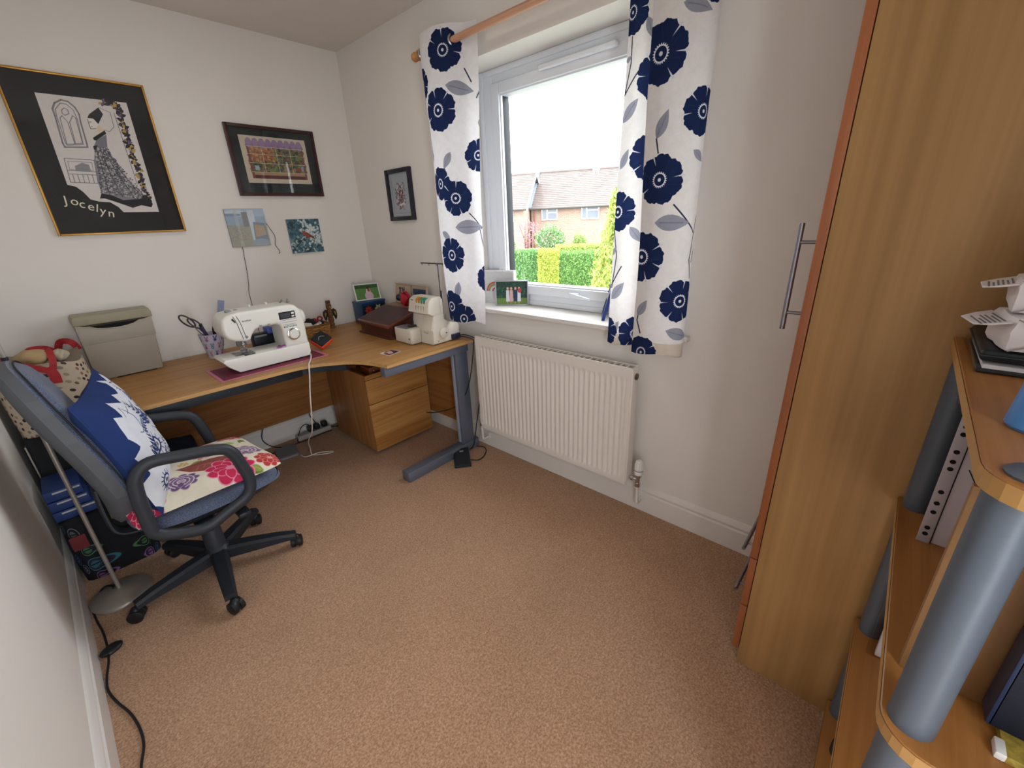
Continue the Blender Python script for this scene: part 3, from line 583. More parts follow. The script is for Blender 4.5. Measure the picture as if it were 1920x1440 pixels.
bs_ = tag(MB().tube(smoothpath([(-.70, -3.10, .072), (-.70, -3.085, .09), (-.69, -3.09, .13), (-.695, -3.12, .10), (-.70, -3.14, .07)]), .008, 8).build('black_strap', M('black_rubber', '14161C', .6)), 'black strap lying on the bottom shelf', 'strap')

# ------------------------------------------------------------------ pictures on the walls
gold = M('gold_frame', 'B5873F', .35, .6, var=.05); pglass = glassmat('picture_glass', (1, 1, 1, 1))
def frame_bars(mb, x0, x1, z0, z1, w, d, y0=0, bev=.002):
    mb.box(x0, y0-d, z0, x0+w, y0-.001, z1, bev); mb.box(x1-w, y0-d, z0, x1, y0-.001, z1, bev)
    mb.box(x0+w, y0-d, z0, x1-w, y0-.001, z0+w, bev); mb.box(x0+w, y0-d, z1-w, x1-w, y0-.001, z1, bev); return mb
# large drawing
X0, X1, Z0, Z1 = -1.559, -1.063, 1.388, 2.053; PW, PH = X1-X0, Z1-Z0
poster = thing('framed_drawing', 'large gold framed ink drawing of a lady in a gown on black mount', 'picture', (-1.31, -.01, Z0))
frame_bars(MB(), X0, X1, Z0, Z1, .009, .022).build('frame', gold, poster)
p = Paint(PW, PH, 1500, '1B1D1E'); U = lambda l: [(a*PW, b*PH) for a, b in l]
K = '2A2A30'; GR = '6B6A70'
p.poly(U([(.201,.881),(.842,.886),(.825,.139),(.53,.139),(.503,.176),(.451,.21),(.368,.215),(.311,.23),(.278,.279),(.241,.312),(.201,.321),(.184,.325)]), 'D8D2CE')
for l, w in (([(.28,.794),(.309,.832),(.361,.855),(.405,.85),(.44,.819),(.453,.778),(.444,.734),(.433,.599),(.429,.573),(.267,.564),(.263,.589),(.28,.754)], .006), ([(.298,.793),(.348,.835),(.387,.832),(.422,.801),(.427,.749),(.405,.589),(.287,.577),(.282,.591),(.291,.754)], .003), ([(.309,.744),(.328,.759),(.352,.721),(.346,.589),(.289,.584)], .003), ([(.365,.723),(.403,.765),(.418,.754),(.403,.597),(.352,.591)], .003), ([(.339,.793),(.363,.808),(.383,.798),(.381,.775),(.35,.763),(.335,.773)], .003), ([(.232,.493),(.442,.491),(.411,.338),(.214,.341)], .003), ([(.249,.476),(.42,.475),(.409,.423),(.243,.423)], .002)):
    p.line(U(l), w, GR, .8, True)
for l in ([(.223,.418),(.427,.414)], [(.219,.395),(.422,.393)], [(.25,.395),(.245,.34)], [(.285,.395),(.28,.34)], [(.32,.395),(.315,.34)], [(.355,.395),(.35,.34)], [(.39,.395),(.385,.34)]): p.line(U(l), .003, GR, .8)
p.poly(U([(.287,.447),(.346,.47),(.392,.46),(.392,.418),(.282,.414)]), '8E8C90')
sk_ = [(.475,.561),(.578,.581),(.595,.515),(.652,.382),(.761,.241),(.792,.21),(.698,.201),(.558,.225),(.409,.271),(.414,.357),(.44,.481)]
p.poly(U(sk_), '86838A'); p.poly(U([(.51,.62),(.602,.664),(.578,.581),(.486,.561),(.479,.584)]), '7C7A82')
rg = random.Random(4)
for i in range(26):
    for j in range(22):
        v_ = i/26; u_ = j/22; top = .575-.015*(1-u_); bot = .27-.06*u_+.0*v_
        xa = .475+.103*u_; xb = .409+.385*u_; x = xa+(xb-xa)*v_**1.15; y = top+(bot-top)*v_
        p.ell((x+rg.gauss(0, .003))*PW, (y+rg.gauss(0, .003))*PH, .0034, .0030, rg.choice(['3A3840', '4A4850', 'B9B5B6', 'C9C5C6', '5A5860']), al=.85, n=8)
for u_ in (.15, .4, .65, .85): p.line(U([(.475+.103*u_, .57), (.45+.2*u_, .42), (.409+.385*u_, .27-.06*u_)]), .0035, K, .6)
p.poly(U([(.409,.271),(.49,.256),(.558,.225),(.674,.232),(.764,.246),(.794,.199),(.772,.173),(.694,.189),(.615,.17),(.53,.201),(.457,.225),(.418,.237),(.383,.235)]), '202026')
p.poly(U([(.543,.701),(.543,.666),(.6,.688),(.575,.723)]), 'D9C9B0'); p.poly(U([(.501,.752),(.499,.693),(.54,.698),(.567,.726),(.545,.759)]), 'E4DDD6'); p.line(U([(.501,.752),(.499,.693),(.54,.698)]), .002, K)
p.line(U([(.507,.735),(.522,.737)]), .002, K); p.line(U([(.506,.706),(.518,.708)]), .002, 'A04848')
p.poly(U([(.503,.76),(.525,.785),(.611,.834),(.63,.794),(.569,.728),(.545,.76)]), '24242A')
p.poly(U([(.492,.635),(.521,.651),(.6,.69),(.604,.67),(.575,.654),(.51,.62),(.495,.622)]), '23282A'); p.poly(U([(.473,.582),(.508,.591),(.484,.558),(.47,.561)]), '23282A')
p.line(U([(.615,.834),(.689,.809),(.681,.718),(.635,.684),(.6,.693)]), .002, GR); p.line(U([(.718,.811),(.716,.338)]), .0025, GR)
vn = smoothpath([(a*PW, b*PH, 0) for a, b in [(.65,.868),(.731,.863),(.77,.825),(.757,.76),(.764,.697),(.748,.628),(.761,.573),(.748,.514),(.764,.445),(.753,.375),(.755,.303),(.77,.232)]], 6)
for i, q in enumerate(vn):
    for k in range(3):
        a = rg.random()*6.28; L = .012+.012*rg.random(); c_ = ('26262C', '3A3742', '26262C', 'B79A50', '6C5A7A')[int(rg.random()*5)]
        p.leaf(q.x, q.y, q.x+L*math.cos(a), q.y+L*math.sin(a), .3, c_)
art = MB().quad((X0+.008, -.0105, Z0+.008), (X1-.008, -.0105, Z0+.008), (X1-.008, -.0105, Z1-.008), (X0+.008, -.0105, Z1-.008))
MB().box(X0+.006, -.0100, Z0+.006, X1-.006, -.001, Z1-.006).build('backing', M('backing_card', '4A4038', .9), poster)
art.build('drawing', p.mat('drawing_print', .6, coat=.0), poster)
cream_p = M('cream_print', 'E6E0C8', .7)
for ch, (a, b), an in zip('Jocelyn', [(.132,.212),(.172,.208),(.222,.192),(.275,.176),(.327,.162),(.352,.146),(.405,.128)], (-4, -8, -13, -16, -17, -15, -12)):
    xd = (math.cos(R(an)), 0, math.sin(R(an))); yd = (-math.sin(R(an)), 0, math.cos(R(an)))
    text('letter', ch, .052, cream_p, poster, (X0+a*PW-.003, -.0110, Z0+b*PH-.004), xd, yd, .0003)
MB().box(X0+.008, -.0165, Z0+.008, X1-.008, -.0145, Z1-.008).build('glazing', pglass, poster)
# conservatory picture
X0, X1, Z0, Z1 = -.753, -.257, 1.566, 1.936; PW, PH = X1-X0, Z1-Z0
pic = thing('framed_print', 'dark red framed print of a window full of plants on dark green mount', 'picture', (-.505, -.01, Z0))
frame_bars(MB(), X0, X1, Z0, Z1, .017, .022).build('frame', M('mahogany', '3C1F1E', .35, var=.1), pic)
p = Paint(PW, PH, 1300, '222B2B'); p.rect(.105*PW, .165*PH, .90*PW, .885*PH, 'C9BCA8'); p.rect(.168*PW, .235*PH, .85*PW, .805*PH, '8A6B56')
a0, b0, a1, b1 = .168*PW, .235*PH, .85*PW, .805*PH
for i in range(700):
    x = a0+rg.random()*(a1-a0); y = b0+.05*PH+rg.random()*(b1-b0-.07*PH); fx = (x-a0)/(a1-a0)
    c_ = rg.choice(['A06A4A', '8C5640', 'B88458', 'C9A070'] if fx < .45 and y > .5*PH else ['3F5A33', '54723A', '6F8A45', '2E3F3A', '39424E', '8C5640', '9A8468'])
    p.ell(x, y, .004+.008*rg.random(), .004+.006*rg.random(), c_, rg.random()*3, .8, 8)
p.rect(a0, b0, a1, b0+.055*PH, '5E3230'); p.rect(a0, b0+.055*PH, a1, b0+.10*PH, 'A98A6A'); p.rect(a0, b0, a0+.014, b1, '7A5048'); p.rect(a1-.014, b0, a1, b1, '7A5048')
for i in range(9):
    x = a0+(a1-a0)*(i+.5)/9; p.ell(x, b1-.028*PH, .019, .028, '9A82A4'); p.line([(x-.019, b1-.03*PH), (x, b1-.1*PH), (x+.019, b1-.03*PH)], .0015, '7A628A')
for i in range(1, 4): p.line([(a0+(a1-a0)*i/4, b0+.1*PH), (a0+(a1-a0)*i/4, b1-.1*PH)], .0028, 'CFC6A8')
for k in (.18, .42, .66, .86): p.line([(a0, b0+(b1-b0)*k), (a1, b0+(b1-b0)*k)], .0025, 'CFC6A8')
p.rect(a0+.05*PW, b0+.13*PH, a0+.1*PW, b0+.2*PH, '9FB4C4'); p.ell(a1-.09*PW, b0+.16*PH, .018, .014, '8C4A38'); p.rect(a1-.06*PW, b0+.14*PH, a1-.03*PW, b0+.22*PH, '8FA0B4')
MB().box(X0+.012, -.0095, Z0+.012, X1-.012, -.001, Z1-.012).build('backing', M('backing_card', '4A4038', .9), pic)
MB().quad((X0+.014, -.010, Z0+.014), (X1-.014, -.010, Z0+.014), (X1-.014, -.010, Z1-.014), (X0+.014, -.010, Z1-.014)).build('print', p.mat('conservatory_print', .6), pic)
MB().box(X0+.015, -.0165, Z0+.015, X1-.015, -.0145, Z1-.015).build('glazing', pglass, pic)
# beach canvas and bird canvas
def canvas(name, label, x0, z0, x1, z1, p, rough):
    c = thing(name, label, 'picture', ((x0+x1)/2, 0, z0)); e = M('canvas_edge', '8E9AA0', .8)
    MB().box(x0, -.012, z0, x1, -.0005, z1, .001).build('block', e, c)
    MB().quad((x0+.001, -.0126, z0+.001), (x1-.001, -.0126, z0+.001), (x1-.001, -.0126, z1-.001), (x0+.001, -.0126, z1-.001)).build('face', p.mat(name+'_print', rough, spec=.5), c); return c
p = Paint(.21, .207, 1900, 'A9A79C'); p.rect(0, .12, .21, .21, '9FB2C6'); p.rect(0, .165, .21, .21, 'AEC0D2'); p.ell(.05, .19, .05, .012, 'C6D0D8'); p.ell(.03, .175, .05, .008, '8C9CB6')
p.rect(.085, .11, .115, .19, '8E9090'); p.rect(.118, .02, .152, .2, 'C9D4DA'); p.rect(.045, .0, .062, .2, 'BDC2BE', .6)  # pale upright bars painted into the print as its reflection
p.poly([(.128, .02), (.138, .135), (.2, .128), (.205, .03)], '8793A2'); p.poly([(.138, .05), (.142, .12), (.195, .112), (.198, .06)], 'B3A690'); p.line([(.155, .06), (.158, .118)], .006, 'C79A78')
for i in range(40): p.line([(rg.random()*.1, .03+rg.random()*.09), (rg.random()*.1, .03+rg.random()*.09)], .0025, rg.choice(['8D8C80', 'B9B5A6', '7E8588']), .35)
p.ell(.16, .02, .05, .02, '9FAEBB')
canvas('beach_canvas', 'small square beach hut picture with a pale reflection painted in, above the sewing machine', -.860, 1.288, -.650, 1.496, p, .12)
p = Paint(.205, .205, 1900, '3C6070')
for i in range(420):
    x, y = rg.random()*.205, rg.random()*.205; on_ = (x+(.2-y)*.0 > .09+.3*(y-.1)**2) or y < .1
    p.ell(x, y, .003+.009*rg.random(), .003+.006*rg.random(), rg.choice(['24404A', '2E4E50', '47707E', '1E343A', '56808C'] if not on_ or rg.random() < .6 else ['B7C6C8', '8FA8A6', 'D2D8D4', '6E8C84']), rg.random()*3, .85, 8)
for i in range(110):
    a = rg.random(); x = .09+.11*a+rg.gauss(0, .018); y = .16-.07*a+rg.gauss(0, .028)
    if x > .2 or y > .2: continue
    for k in range(5): p.ell(x+.004*math.cos(k*1.26), y+.004*math.sin(k*1.26), .0038, .003, rg.choice(['C9D2D2', 'AEBEC2', 'DDE2DF']), k, .85, 8)
p.line([(.02, .03), (.09, .09), (.17, .10)], .005, '3A2E30'); p.ell(.112, .108, .026, .015, '8C4232', -.5); p.ell(.093, .122, .012, .010, '9E4A34'); p.poly([(.125, .10), (.16, .075), (.155, .09), (.132, .112)], '6B3530')
canvas('bird_canvas', 'small square teal picture of a red bird among white blossom', -.531, 1.226, -.324, 1.432, p, .5)
wire = M('thin_black_wire', '26262A', .6)
tag(MB().tube(smoothpath([(-.812, -.006, 1.30), (-.812, -.012, 1.26), (-.815, -.008, 1.229), (-.818, -.008, 1.175), (-.826, -.012, 1.11), (-.832, -.014, 1.07), (-.843, -.02, 1.02), (-.846, -.03, .90), (-.85, -.04, .7225)]), .0018, 6).build('hanging_wire', wire), 'long thin dark wire hanging from the beach picture down to the desk', 'wire')
tag(MB().tube(smoothpath([(-.655, -.004, 1.42), (-.649, -.014, 1.409), (-.632, -.012, 1.375), (-.616, -.008, 1.339), (-.622, -.008, 1.30), (-.624, -.008, 1.284), (-.608, -.008, 1.251), (-.612, -.012, 1.238), (-.617, -.010, 1.234)]), .0018, 6).build('hanging_wire', wire), 'short curling dark wire between the two small square pictures', 'wire')
# embroidered picture on the window wall
fy0, fy1, fz0, fz1 = -.384, -.648, 1.396, 1.693; rot = Matrix.Identity(4)
e3 = thing('framed_embroidery', 'narrow dark framed red and white embroidery on the window wall', 'picture', (-.01, -.515, fz0))
mb = MB(); w = .03
for a, b, c_, d in ((fy0, fy0-w, fz0, fz1), (fy1+w, fy1, fz0, fz1), (fy0-w, fy1+w, fz0, fz0+w*.8), (fy0-w, fy1+w, fz1-w*.8, fz1)): mb.box(-.020, b, c_, -.001, a, d, .003)
mb.build('frame', M('navy_frame', '23222E', .35), e3)
p = Paint(.264, .297, 1500, 'A9B2BA'); 
for i in range(300):
    x, y = .135+rg.gauss(0, .034), .14+rg.gauss(0, .05)
    if abs(x-.135) > .062 or abs(y-.14) > .085: continue
    p.ell(x, y, .003+.005*rg.random(), .003+.005*rg.random(), rg.choice(['7A3440', '8C3F48', '5E3A40', 'D6D2D0', 'B9B6BA', '4A5A56', '6A6E78']), 0, .9, 7)
for k in (0, 1, 2): p.ell(.125+.02*k, .085+.004*k, .01, .009, 'DAD6D4')
p.line([(.035, .03), (.035, .27)], .003, '8E7A5A'); p.line([(.035, .03), (.23, .03)], .002, '8E7A5A')
MB().box(-.0085, fy1+.02, fz0+.02, -.001, fy0-.02, fz1-.02).build('backing', M('backing_card', '4A4038', .9), e3)
MB().quad((-.009, fy0-.02, fz0+.018), (-.009, fy1+.02, fz0+.018), (-.009, fy1+.02, fz1-.018), (-.009, fy0-.02, fz1-.018)).build('embroidery', p.mat('embroidery_print', .8), e3)
MB().box(-.0150, fy1+.022, fz0+.022, -.0135, fy0-.022, fz1-.022).build('glazing', pglass, e3)

# ------------------------------------------------------------------ things on the desk
DZ = .7202
# sewing machine
ivory = M('ivory_plastic', 'E4E3DC', .32, var=.01); grey_pl = M('grey_plastic', '8A8C8E', .45); ink = M('ink_grey', '3C3E44', .7); magenta = M('magenta_plastic', 'A548A8', .35)
cm = thing('cutting_mat', 'maroon cutting mat with a pink edge under the sewing machine', 'mat', (-.99, -.57, DZ))
MB().box(-1.252, -.703, DZ, -.735, -.440, DZ+.002).build('sheet', M('pink_edge', 'C4708C', .6), cm)
MB().box(-1.238, -.690, DZ+.0018, -.749, -.453, DZ+.0026).build('printed_face', M('maroon_mat', '6E2238', .6, bmp=.1), cm)
gl = MB()
for i in range(1, 24): gl.box(-1.238+.0213*i-.0002, -.690, DZ+.0025, -1.238+.0213*i+.0002, -.453, DZ+.0029)
tag(gl.build('grid_lines', M('mat_lines', '84405A', .7), cm), kind='stuff')
sm = thing('sewing_machine', 'white computerised sewing machine with a round dial and small display on the maroon mat', 'sewing machine', (-1.0, -.56, DZ+.003))
SYF, SYB = -.642, -.478
bed = [(-1.150, .728), (-.808, .728), (-.797, .75), (-.797, .80), (-1.200, .802), (-1.210, .792), (-1.192, .765)]
MB().prism(bed, SYF, SYB, 'y', bev=.006).build('bed', ivory, sm)
MB().box(-1.12, -.60, DZ+.0031, -.84, -.51, .7285).build('foot_pads', dark_gap, sm)
up_ = [(-.915, .796), (-.797, .796), (-.796, .93), (-.806, .98), (-.826, 1.005), (-.85, 1.013), (-1.09, 1.015), (-1.145, 1.007), (-1.168, .988), (-1.176, .95), (-1.174, .92), (-1.16, .895), (-1.135, .88), (-1.085, .869), (-1.066, .876), (-1.052, .90), (-1.036, .918), (-1.01, .925), (-.935, .925), (-.92, .915), (-.915, .895)]
body = MB().prism(up_, SYF+.002, SYB+.005, 'y', bev=.016, seg=4).build('body', ivory, sm)
MB().lathe([(.036, 0), (.040, .003), (.040, .02), (.034, .027), (.012, .028)], (-.797, -.56, .93), (1, 0, 0), 28).build('hand_wheel', ivory, sm)
F = SYF+.002
MB().box(-.917, F-.0012, .944, -.836, F+.002, .981, .002).build('display_surround', M('display_black', '121417', .25), sm)
MB().box(-.910, F-.0018, .949, -.860, F-.001, .975).build('display_screen', M('lcd_grey', '4A4E54', .2), sm)
for z in (.968, .954): MB().box(-.856, F-.003, z-.004, -.842, F-.001, z+.005, .002).build('display_button', ivory, sm)
ln2 = MB()
for k, (z, a) in enumerate(((.938, 0), (.926, 0), (.914, .008), (.908, .008))): ln2.box(-.912+.002*k, F-.0006, z, -.834-a, F, z+.0014)
for i in range(9): ln2.box(-.905+.0075*i, F-.0006, .9, -.901+.0075*i, F, .905)
tag(ln2.build('printed_stitch_chart', ink, sm), kind='stuff')
MB().lathe([(.031, -.001), (.031, .007), (.026, .009)], (-.866, F, .862), (0, -1, 0), 32).build('dial_ring', chrome, sm)
MB().lathe([(.0245, 0), (.0245, .011), (.021, .014), (.004, .0145)], (-.866, F, .862), (0, -1, 0), 32).build('dial', ivory, sm)
text('maker_name', 'brother', .013, ink, sm, (-1.085, F-.0003, .966), (1, 0, 0), (0, 0, 1))
for x in (-1.01, -.972): MB().box(x-.006, F-.002, .931, x+.006, F, .937, .001).build('reverse_button', grey_pl, sm)
gr = MB()
for dx in (0, .014): gr.tube(smoothpath([(-1.118+dx, F-.0002, 1.0), (-1.108+dx, F-.0006, .965), (-1.103+dx, F-.0006, .92), (-1.098+dx, F-.0006, .885)]), .0013, 6)
tag(gr.build('thread_channel', M('slot_grey', '55565A', .6), sm), kind='stuff')
MB().prism([(-1.128, .985), (-1.121, .992), (-1.112, .972), (-1.115, .966)], F-.001, F, 'y').build('take_up_slot', M('slot_dark', '2E3436', .6), sm)
MB().lathe([(.007, 0), (.007, .001)], (-1.083, F, .893), (0, -1, 0), 16).build('emblem', grey_pl, sm)
MB().tube([(-1.085, -.56, .872), (-1.085, -.56, .83)], .0035, 10).build('needle_bar', chrome, sm)
MB().tube([(-1.085, -.56, .84), (-1.085, -.56, .808)], .0009, 6).box(-1.091, -.566, .838, -1.079, -.554, .848, .002).build('needle', steel, sm)
MB().tube([(-1.099, -.548, .872), (-1.099, -.548, .812)], .003, 8).box(-1.102, -.575, .808, -1.09, -.54, .813, .001).box(-1.08, -.575, .808, -1.072, -.54, .813, .001).box(-1.102, -.55, .812, -1.072, -.542, .822, .001).build('presser_foot', M('satin_steel', '8C8A92', .38, .9), sm)
MB().box(-1.105, -.53, .83, -1.06, -.51, .855, .004).build('needle_threader', M('smoky_grey', '6A665E', .4), sm)
MB().box(-1.140, -.615, .8015, -1.055, -.525, .8035, .001).build('needle_plate', steel, sm)
MB().box(-1.110, -.635, .8015, -1.062, -.61, .8032, .001).build('bobbin_cover', M('smoky_clear', '4C4E52', .2), sm)
MB().tube([(-.83, -.56, 1.01), (-.83, -.56, 1.032)], .004, 8).lathe([(.011, 0), (.011, .003)], (-.83, -.56, 1.014), n=16).build('bobbin_winder', grey_pl, sm)
MB().tube([(-.862, -.53, 1.01), (-.853, -.55, 1.028)], .004, 8).build('bobbin_stop', grey_pl, sm)
MB().box(-1.125, -.575, 1.006, -1.10, -.545, 1.02, .003).build('thread_guide', grey_pl, sm)
MB().box(-1.085, -.56, 1.01, -1.07, -.545, 1.018, .002).build('pretension_disc', grey_pl, sm)
for x in (-1.0, -.92): MB().tube([(x, -.52, 1.01), (x-.006, -.52, 1.026)], .005, 8).build('lid_hinge', ivory, sm)
tag(MB().tube(smoothpath([(-.799, -.60, .742), (-.805, -.645, .732), (-.84, -.72, .7275), (-.878, -.785, .7255), (-.888, -.802, .712), (-.897, -.804, .66), (-.912, -.803, .58), (-.928, -.795, .45), (-.925, -.74, .34), (-.90, -.60, .24), (-.868, -.47, .15), (-.838, -.39, .07), (-.828, -.365, .012), (-.80, -.385, .005), (-.755, -.42, .005), (-.722, -.43, .005), (-.722, -.415, .005), (-.79, -.375, .0105), (-.86, -.35, .005), (-.875, -.30, .005)], 8), .0034, 8).build('power_cord', M('white_cable', 'D9D2CC', .5)), 'white cable trailing from the sewing machine over the desk edge to the floor', 'cable')
ps = thing('small_scissors', 'small scissors with purple handles on the sewing machine bed', 'scissors', (-.93, -.625, .803))
MB().torus((-.948, -.632, .807), (.2, .1, 1), .010, .0028, 18, 8).torus((-.924, -.626, .809), (-.1, .1, 1), .010, .0028, 18, 8).build('handles', magenta, ps)
MB().prism([(-.945, -.622), (-.928, -.618), (-.931, -.585), (-.938, -.583)], .805, .808, 'z').build('blades', M('brass_blade', '8C7444', .35, .8), ps)
rl_ = thing('navy_pincase', 'dark navy case with bright blue corner clips behind the sewing machine arm', 'case', (-.95, -.40, DZ))
MB().box(-1.0, -.43, DZ, -.895, -.375, .852, .008, seg=3).build('body', M('navy_plastic', '161B2A', .4), rl_)
for z in (.775, .862): MB().box(-.925, -.438, z-.018, -.89, -.37, z+.014, .006).build('clip', M('blue_clip', '4456A8', .4), rl_)
MB().box(-.99, -.432, .835, -.93, -.4295, .845, .001).build('label_strip', grey_pl, rl_)
# orange and black pocket device
gm = thing('pocket_case', 'small black zip case with an orange rim lying by the sewing machine', 'case', (-.69, -.53, DZ))
X = Matrix.Translation((-.690, -.545, DZ+.050)) @ Matrix.Rotation(R(-22), 4, 'Z') @ Matrix.Rotation(R(38), 4, 'X') @ Matrix.Rotation(R(40), 4, 'Z')
mb = MB(); mb.X = X; mb.box(-.045, -.045, -.02, .045, .045, .012, .009, seg=3); mb.build('shell', M('orange_shell', 'D8492A', .45), gm)
mb = MB(); mb.X = X; mb.box(-.042, -.042, .010, .042, .042, .022, .007, seg=3); mb.build('lid', M('black_fabric', '17191C', .7, bmp=.2), gm)
mb = MB(); mb.X = X; mb.tube(smoothpath([(-.02, .0, .023), (0, .012, .024), (.02, -.004, .023)]), .002, 6); mb.build('zip_pull', grey_pl, gm)
# rabbit cup and what stands in it
def cup_paint():
    p = Paint(1, .4, 900, 'C6C2D2'); cs = ['3E7C9C', '8A5A90', '4A5888', '9C6A9C']
    for i in range(9):
        for j in range(3):
            x, y = (i+.5*(j % 2)+.3)/9, .07+.125*j; c_ = cs[(i+2*j) % 4]
            p.ell(x, y, .021, .024, c_); p.ell(x-.016, y+.045, .0075, .026, c_, .35); p.ell(x+.012, y+.046, .0075, .026, c_, -.25)
            if (i+j) % 3 == 0: p.ell(x, y, .009, .010, 'C6C2D2')
    return p.mat('rabbit_print', .45)
cup = thing('pencil_cup', 'lilac pencil cup printed with coloured rabbits left of the sewing machine', 'cup', (-1.14, -.185, DZ))
CX, CY = -1.137, -.185
def cupf(u, v, k=0):
    a = 2*math.pi*u; r = .034+(.062-.034)*v-k; return Vector((CX+.010*v+r*math.cos(-a), CY+r*math.sin(-a), DZ+.137*v+.0005))
mb = MB(); mb.grid(cupf, 36, 6, flip=True); mb.build('wall', cup_paint(), cup)
mb = MB(); mb.grid(lambda u, v: cupf(u, v, .002), 36, 4); mb.lathe([(.033, 0), (.033, .003)], (CX, CY, DZ+.0005), n=30); mb.build('lining', M('lilac_plastic', 'B8B4C8', .5), cup)
MB().torus((CX+.010, CY, DZ+.137), (0, 0, 1), .0615, .0015, 36, 6).build('rim', M('lilac_plastic', 'B8B4C8', .5), cup)
rul = thing('ruler', 'pale blue translucent ruler standing in the rabbit cup', 'ruler', (-1.09, -.18, DZ))
a, b = Vector((-1.125, -.19, DZ+.01)), Vector((-1.034, -.17, 1.022)); d = (b-a).normalized(); sd = d.cross(Vector((0, 1, 0))).normalized()*.0155
nrm = Vector((0, 1, 0))*.001; mb = MB(); mb.add([a-sd-nrm, a+sd-nrm, b+sd-nrm, b-sd-nrm, a-sd+nrm, a+sd+nrm, b+sd+nrm, b-sd+nrm], [(0, 1, 2, 3), (7, 6, 5, 4), (0, 4, 5, 1), (1, 5, 6, 2), (2, 6, 7, 3), (3, 7, 4, 0)]); mb.build('blade', M('blue_acrylic', '8E9AB8', .25), rul)
tk = MB()
for i in range(1, 27): 
    q = a+d*(.01+.0115*i*(.93)); s_ = sd.normalized()
    tk.add([q+s_*.0145-nrm*1.3, q+s_*(.009 if i % 5 else .004)-nrm*1.3, q+s_*(.009 if i % 5 else .004)-nrm*1.3+d*.0008, q+s_*.0145-nrm*1.3+d*.0008], [(0, 1, 2, 3)])
tag(tk.build('graduations', ink, rul), kind='stuff')
sc = thing('scissors', 'long dark-handled scissors leaning in the rabbit cup', 'scissors', (-1.17, -.18, DZ))
def loop(c, ax, L, w_, r, mat, name, parent, tilt):
    c, ax = Vector(c), Vector(ax).normalized(); sx = ax.cross(Vector(tilt)).normalized(); pts = [c+ax*L/2*math.cos(2*math.pi*i/24)+sx*w_/2*math.sin(2*math.pi*i/24) for i in range(24)]
    MB().tube(pts, r, 8, True).build(name, mat, parent)
dkh = M('dark_handle', '3A3640', .45)
loop((-1.215, -.175, .940), (-.62, 0, .78), .085, .036, .0042, dkh, 'handle', sc, (0, 1, 0)); loop((-1.190, -.20, .925), (-.62, .1, .78), .075, .03, .004, dkh, 'handle', sc, (.3, 1, 0))
MB().tube([(-1.185, -.185, .90), (-1.13, -.19, .80), (-1.118, -.19, DZ+.01)], [.006, .004, .001], 8, sq=(1.5, .5)).build('blades', steel, sc)
for nm, lb, pts, r_, mt in (('marker_pen', 'purple marker pen leaning in the rabbit cup beside the scissors', [(-1.168, -.205, .905), (-1.14, -.20, .80), (-1.13, -.195, .726)], .009, M('purple_pen', '3A2A52', .4)), ('marker_pen', 'black marker pen in the middle of the rabbit cup', [(-1.118, -.22, .885), (-1.122, -.20, .80), (-1.132, -.185, .726)], .008, M('black_plastic', '17181B', .45)), ('marker_pen', 'grey pen at the back of the rabbit cup', [(-1.15, -.145, .90), (-1.142, -.16, .8), (-1.138, -.175, .726)], .004, grey_pl)):
    o = thing(nm, lb, 'pen', pts[-1]); MB().tube(pts, r_, 12).build('barrel', mt, o); MB().tube([pts[0], Vector(pts[0])+(Vector(pts[0])-Vector(pts[1])).normalized()*.012], r_*.7, 12).build('cap', M('black_plastic', '17181B', .45), o)
rh = thing('red_handled_cutter', 'red-handled thread cutter in the rabbit cup behind the machine head', 'cutter', (-1.10, -.17, DZ))
MB().tube(smoothpath([(-1.078, -.165, .86), (-1.085, -.165, .90), (-1.068, -.165, .935), (-1.055, -.165, .92), (-1.062, -.165, .88)]), .007, 8).build('handle', M('red_plastic', 'B02A30', .4), rh)
MB().tube([(-1.078, -.165, .862), (-1.118, -.175, .726)], .003, 6).build('blade', steel, rh)
# hard cover case
cs_ = thing('machine_cover', 'grey-beige hard sewing machine cover with a curved handle slot against the wall', 'machine cover', (-1.5, -.1, DZ))
beige = M('beige_shell', 'A59C90', .55, var=.02, bmp=.08, bs=250); beige2 = M('olive_lid', '989179', .5)
MB().prism([(-1.634, DZ), (-1.371, DZ), (-1.352, .985), (-1.635, .985)], -.15, -.03, 'y', bev=.006, seg=3).build('shell', beige, cs_)
n_ = 14; lo = [(-1.634+.284*i/n_, .992-.030*math.sin(math.pi*i/n_)) for i in range(n_+1)]
MB().prism(lo[::-1]+[(-1.634, .984), (-1.350, .984)][:0]+[(-1.634, .90), (-1.355, .90)], -.1525, -.149, 'y', bev=.001).build('front_panel', beige, cs_)
MB().tube([(x, -.152, z) for x, z in lo], .003, 8).build('slot_lip', M('beige_lip', 'B0A894', .45), cs_)
MB().prism([(-1.640, .99), (-1.345, .99), (-1.345, 1.018), (-1.352, 1.034), (-1.632, 1.036), (-1.640, 1.02)], -.156, -.024, 'y', bev=.007, seg=3).build('lid', beige2, cs_)
MB().prism([(-1.585, .985), (-1.40, .985), (-1.44, .966), (-1.50, .962), (-1.55, .968)], -.1532, -.152, 'y').build('handle_slot', M('hole_black', '0E0E12', .9), cs_)
MB().box(-1.56, -.154, DZ, -1.40, -.1495, DZ+.004).build('base_gap', dark_gap, cs_)
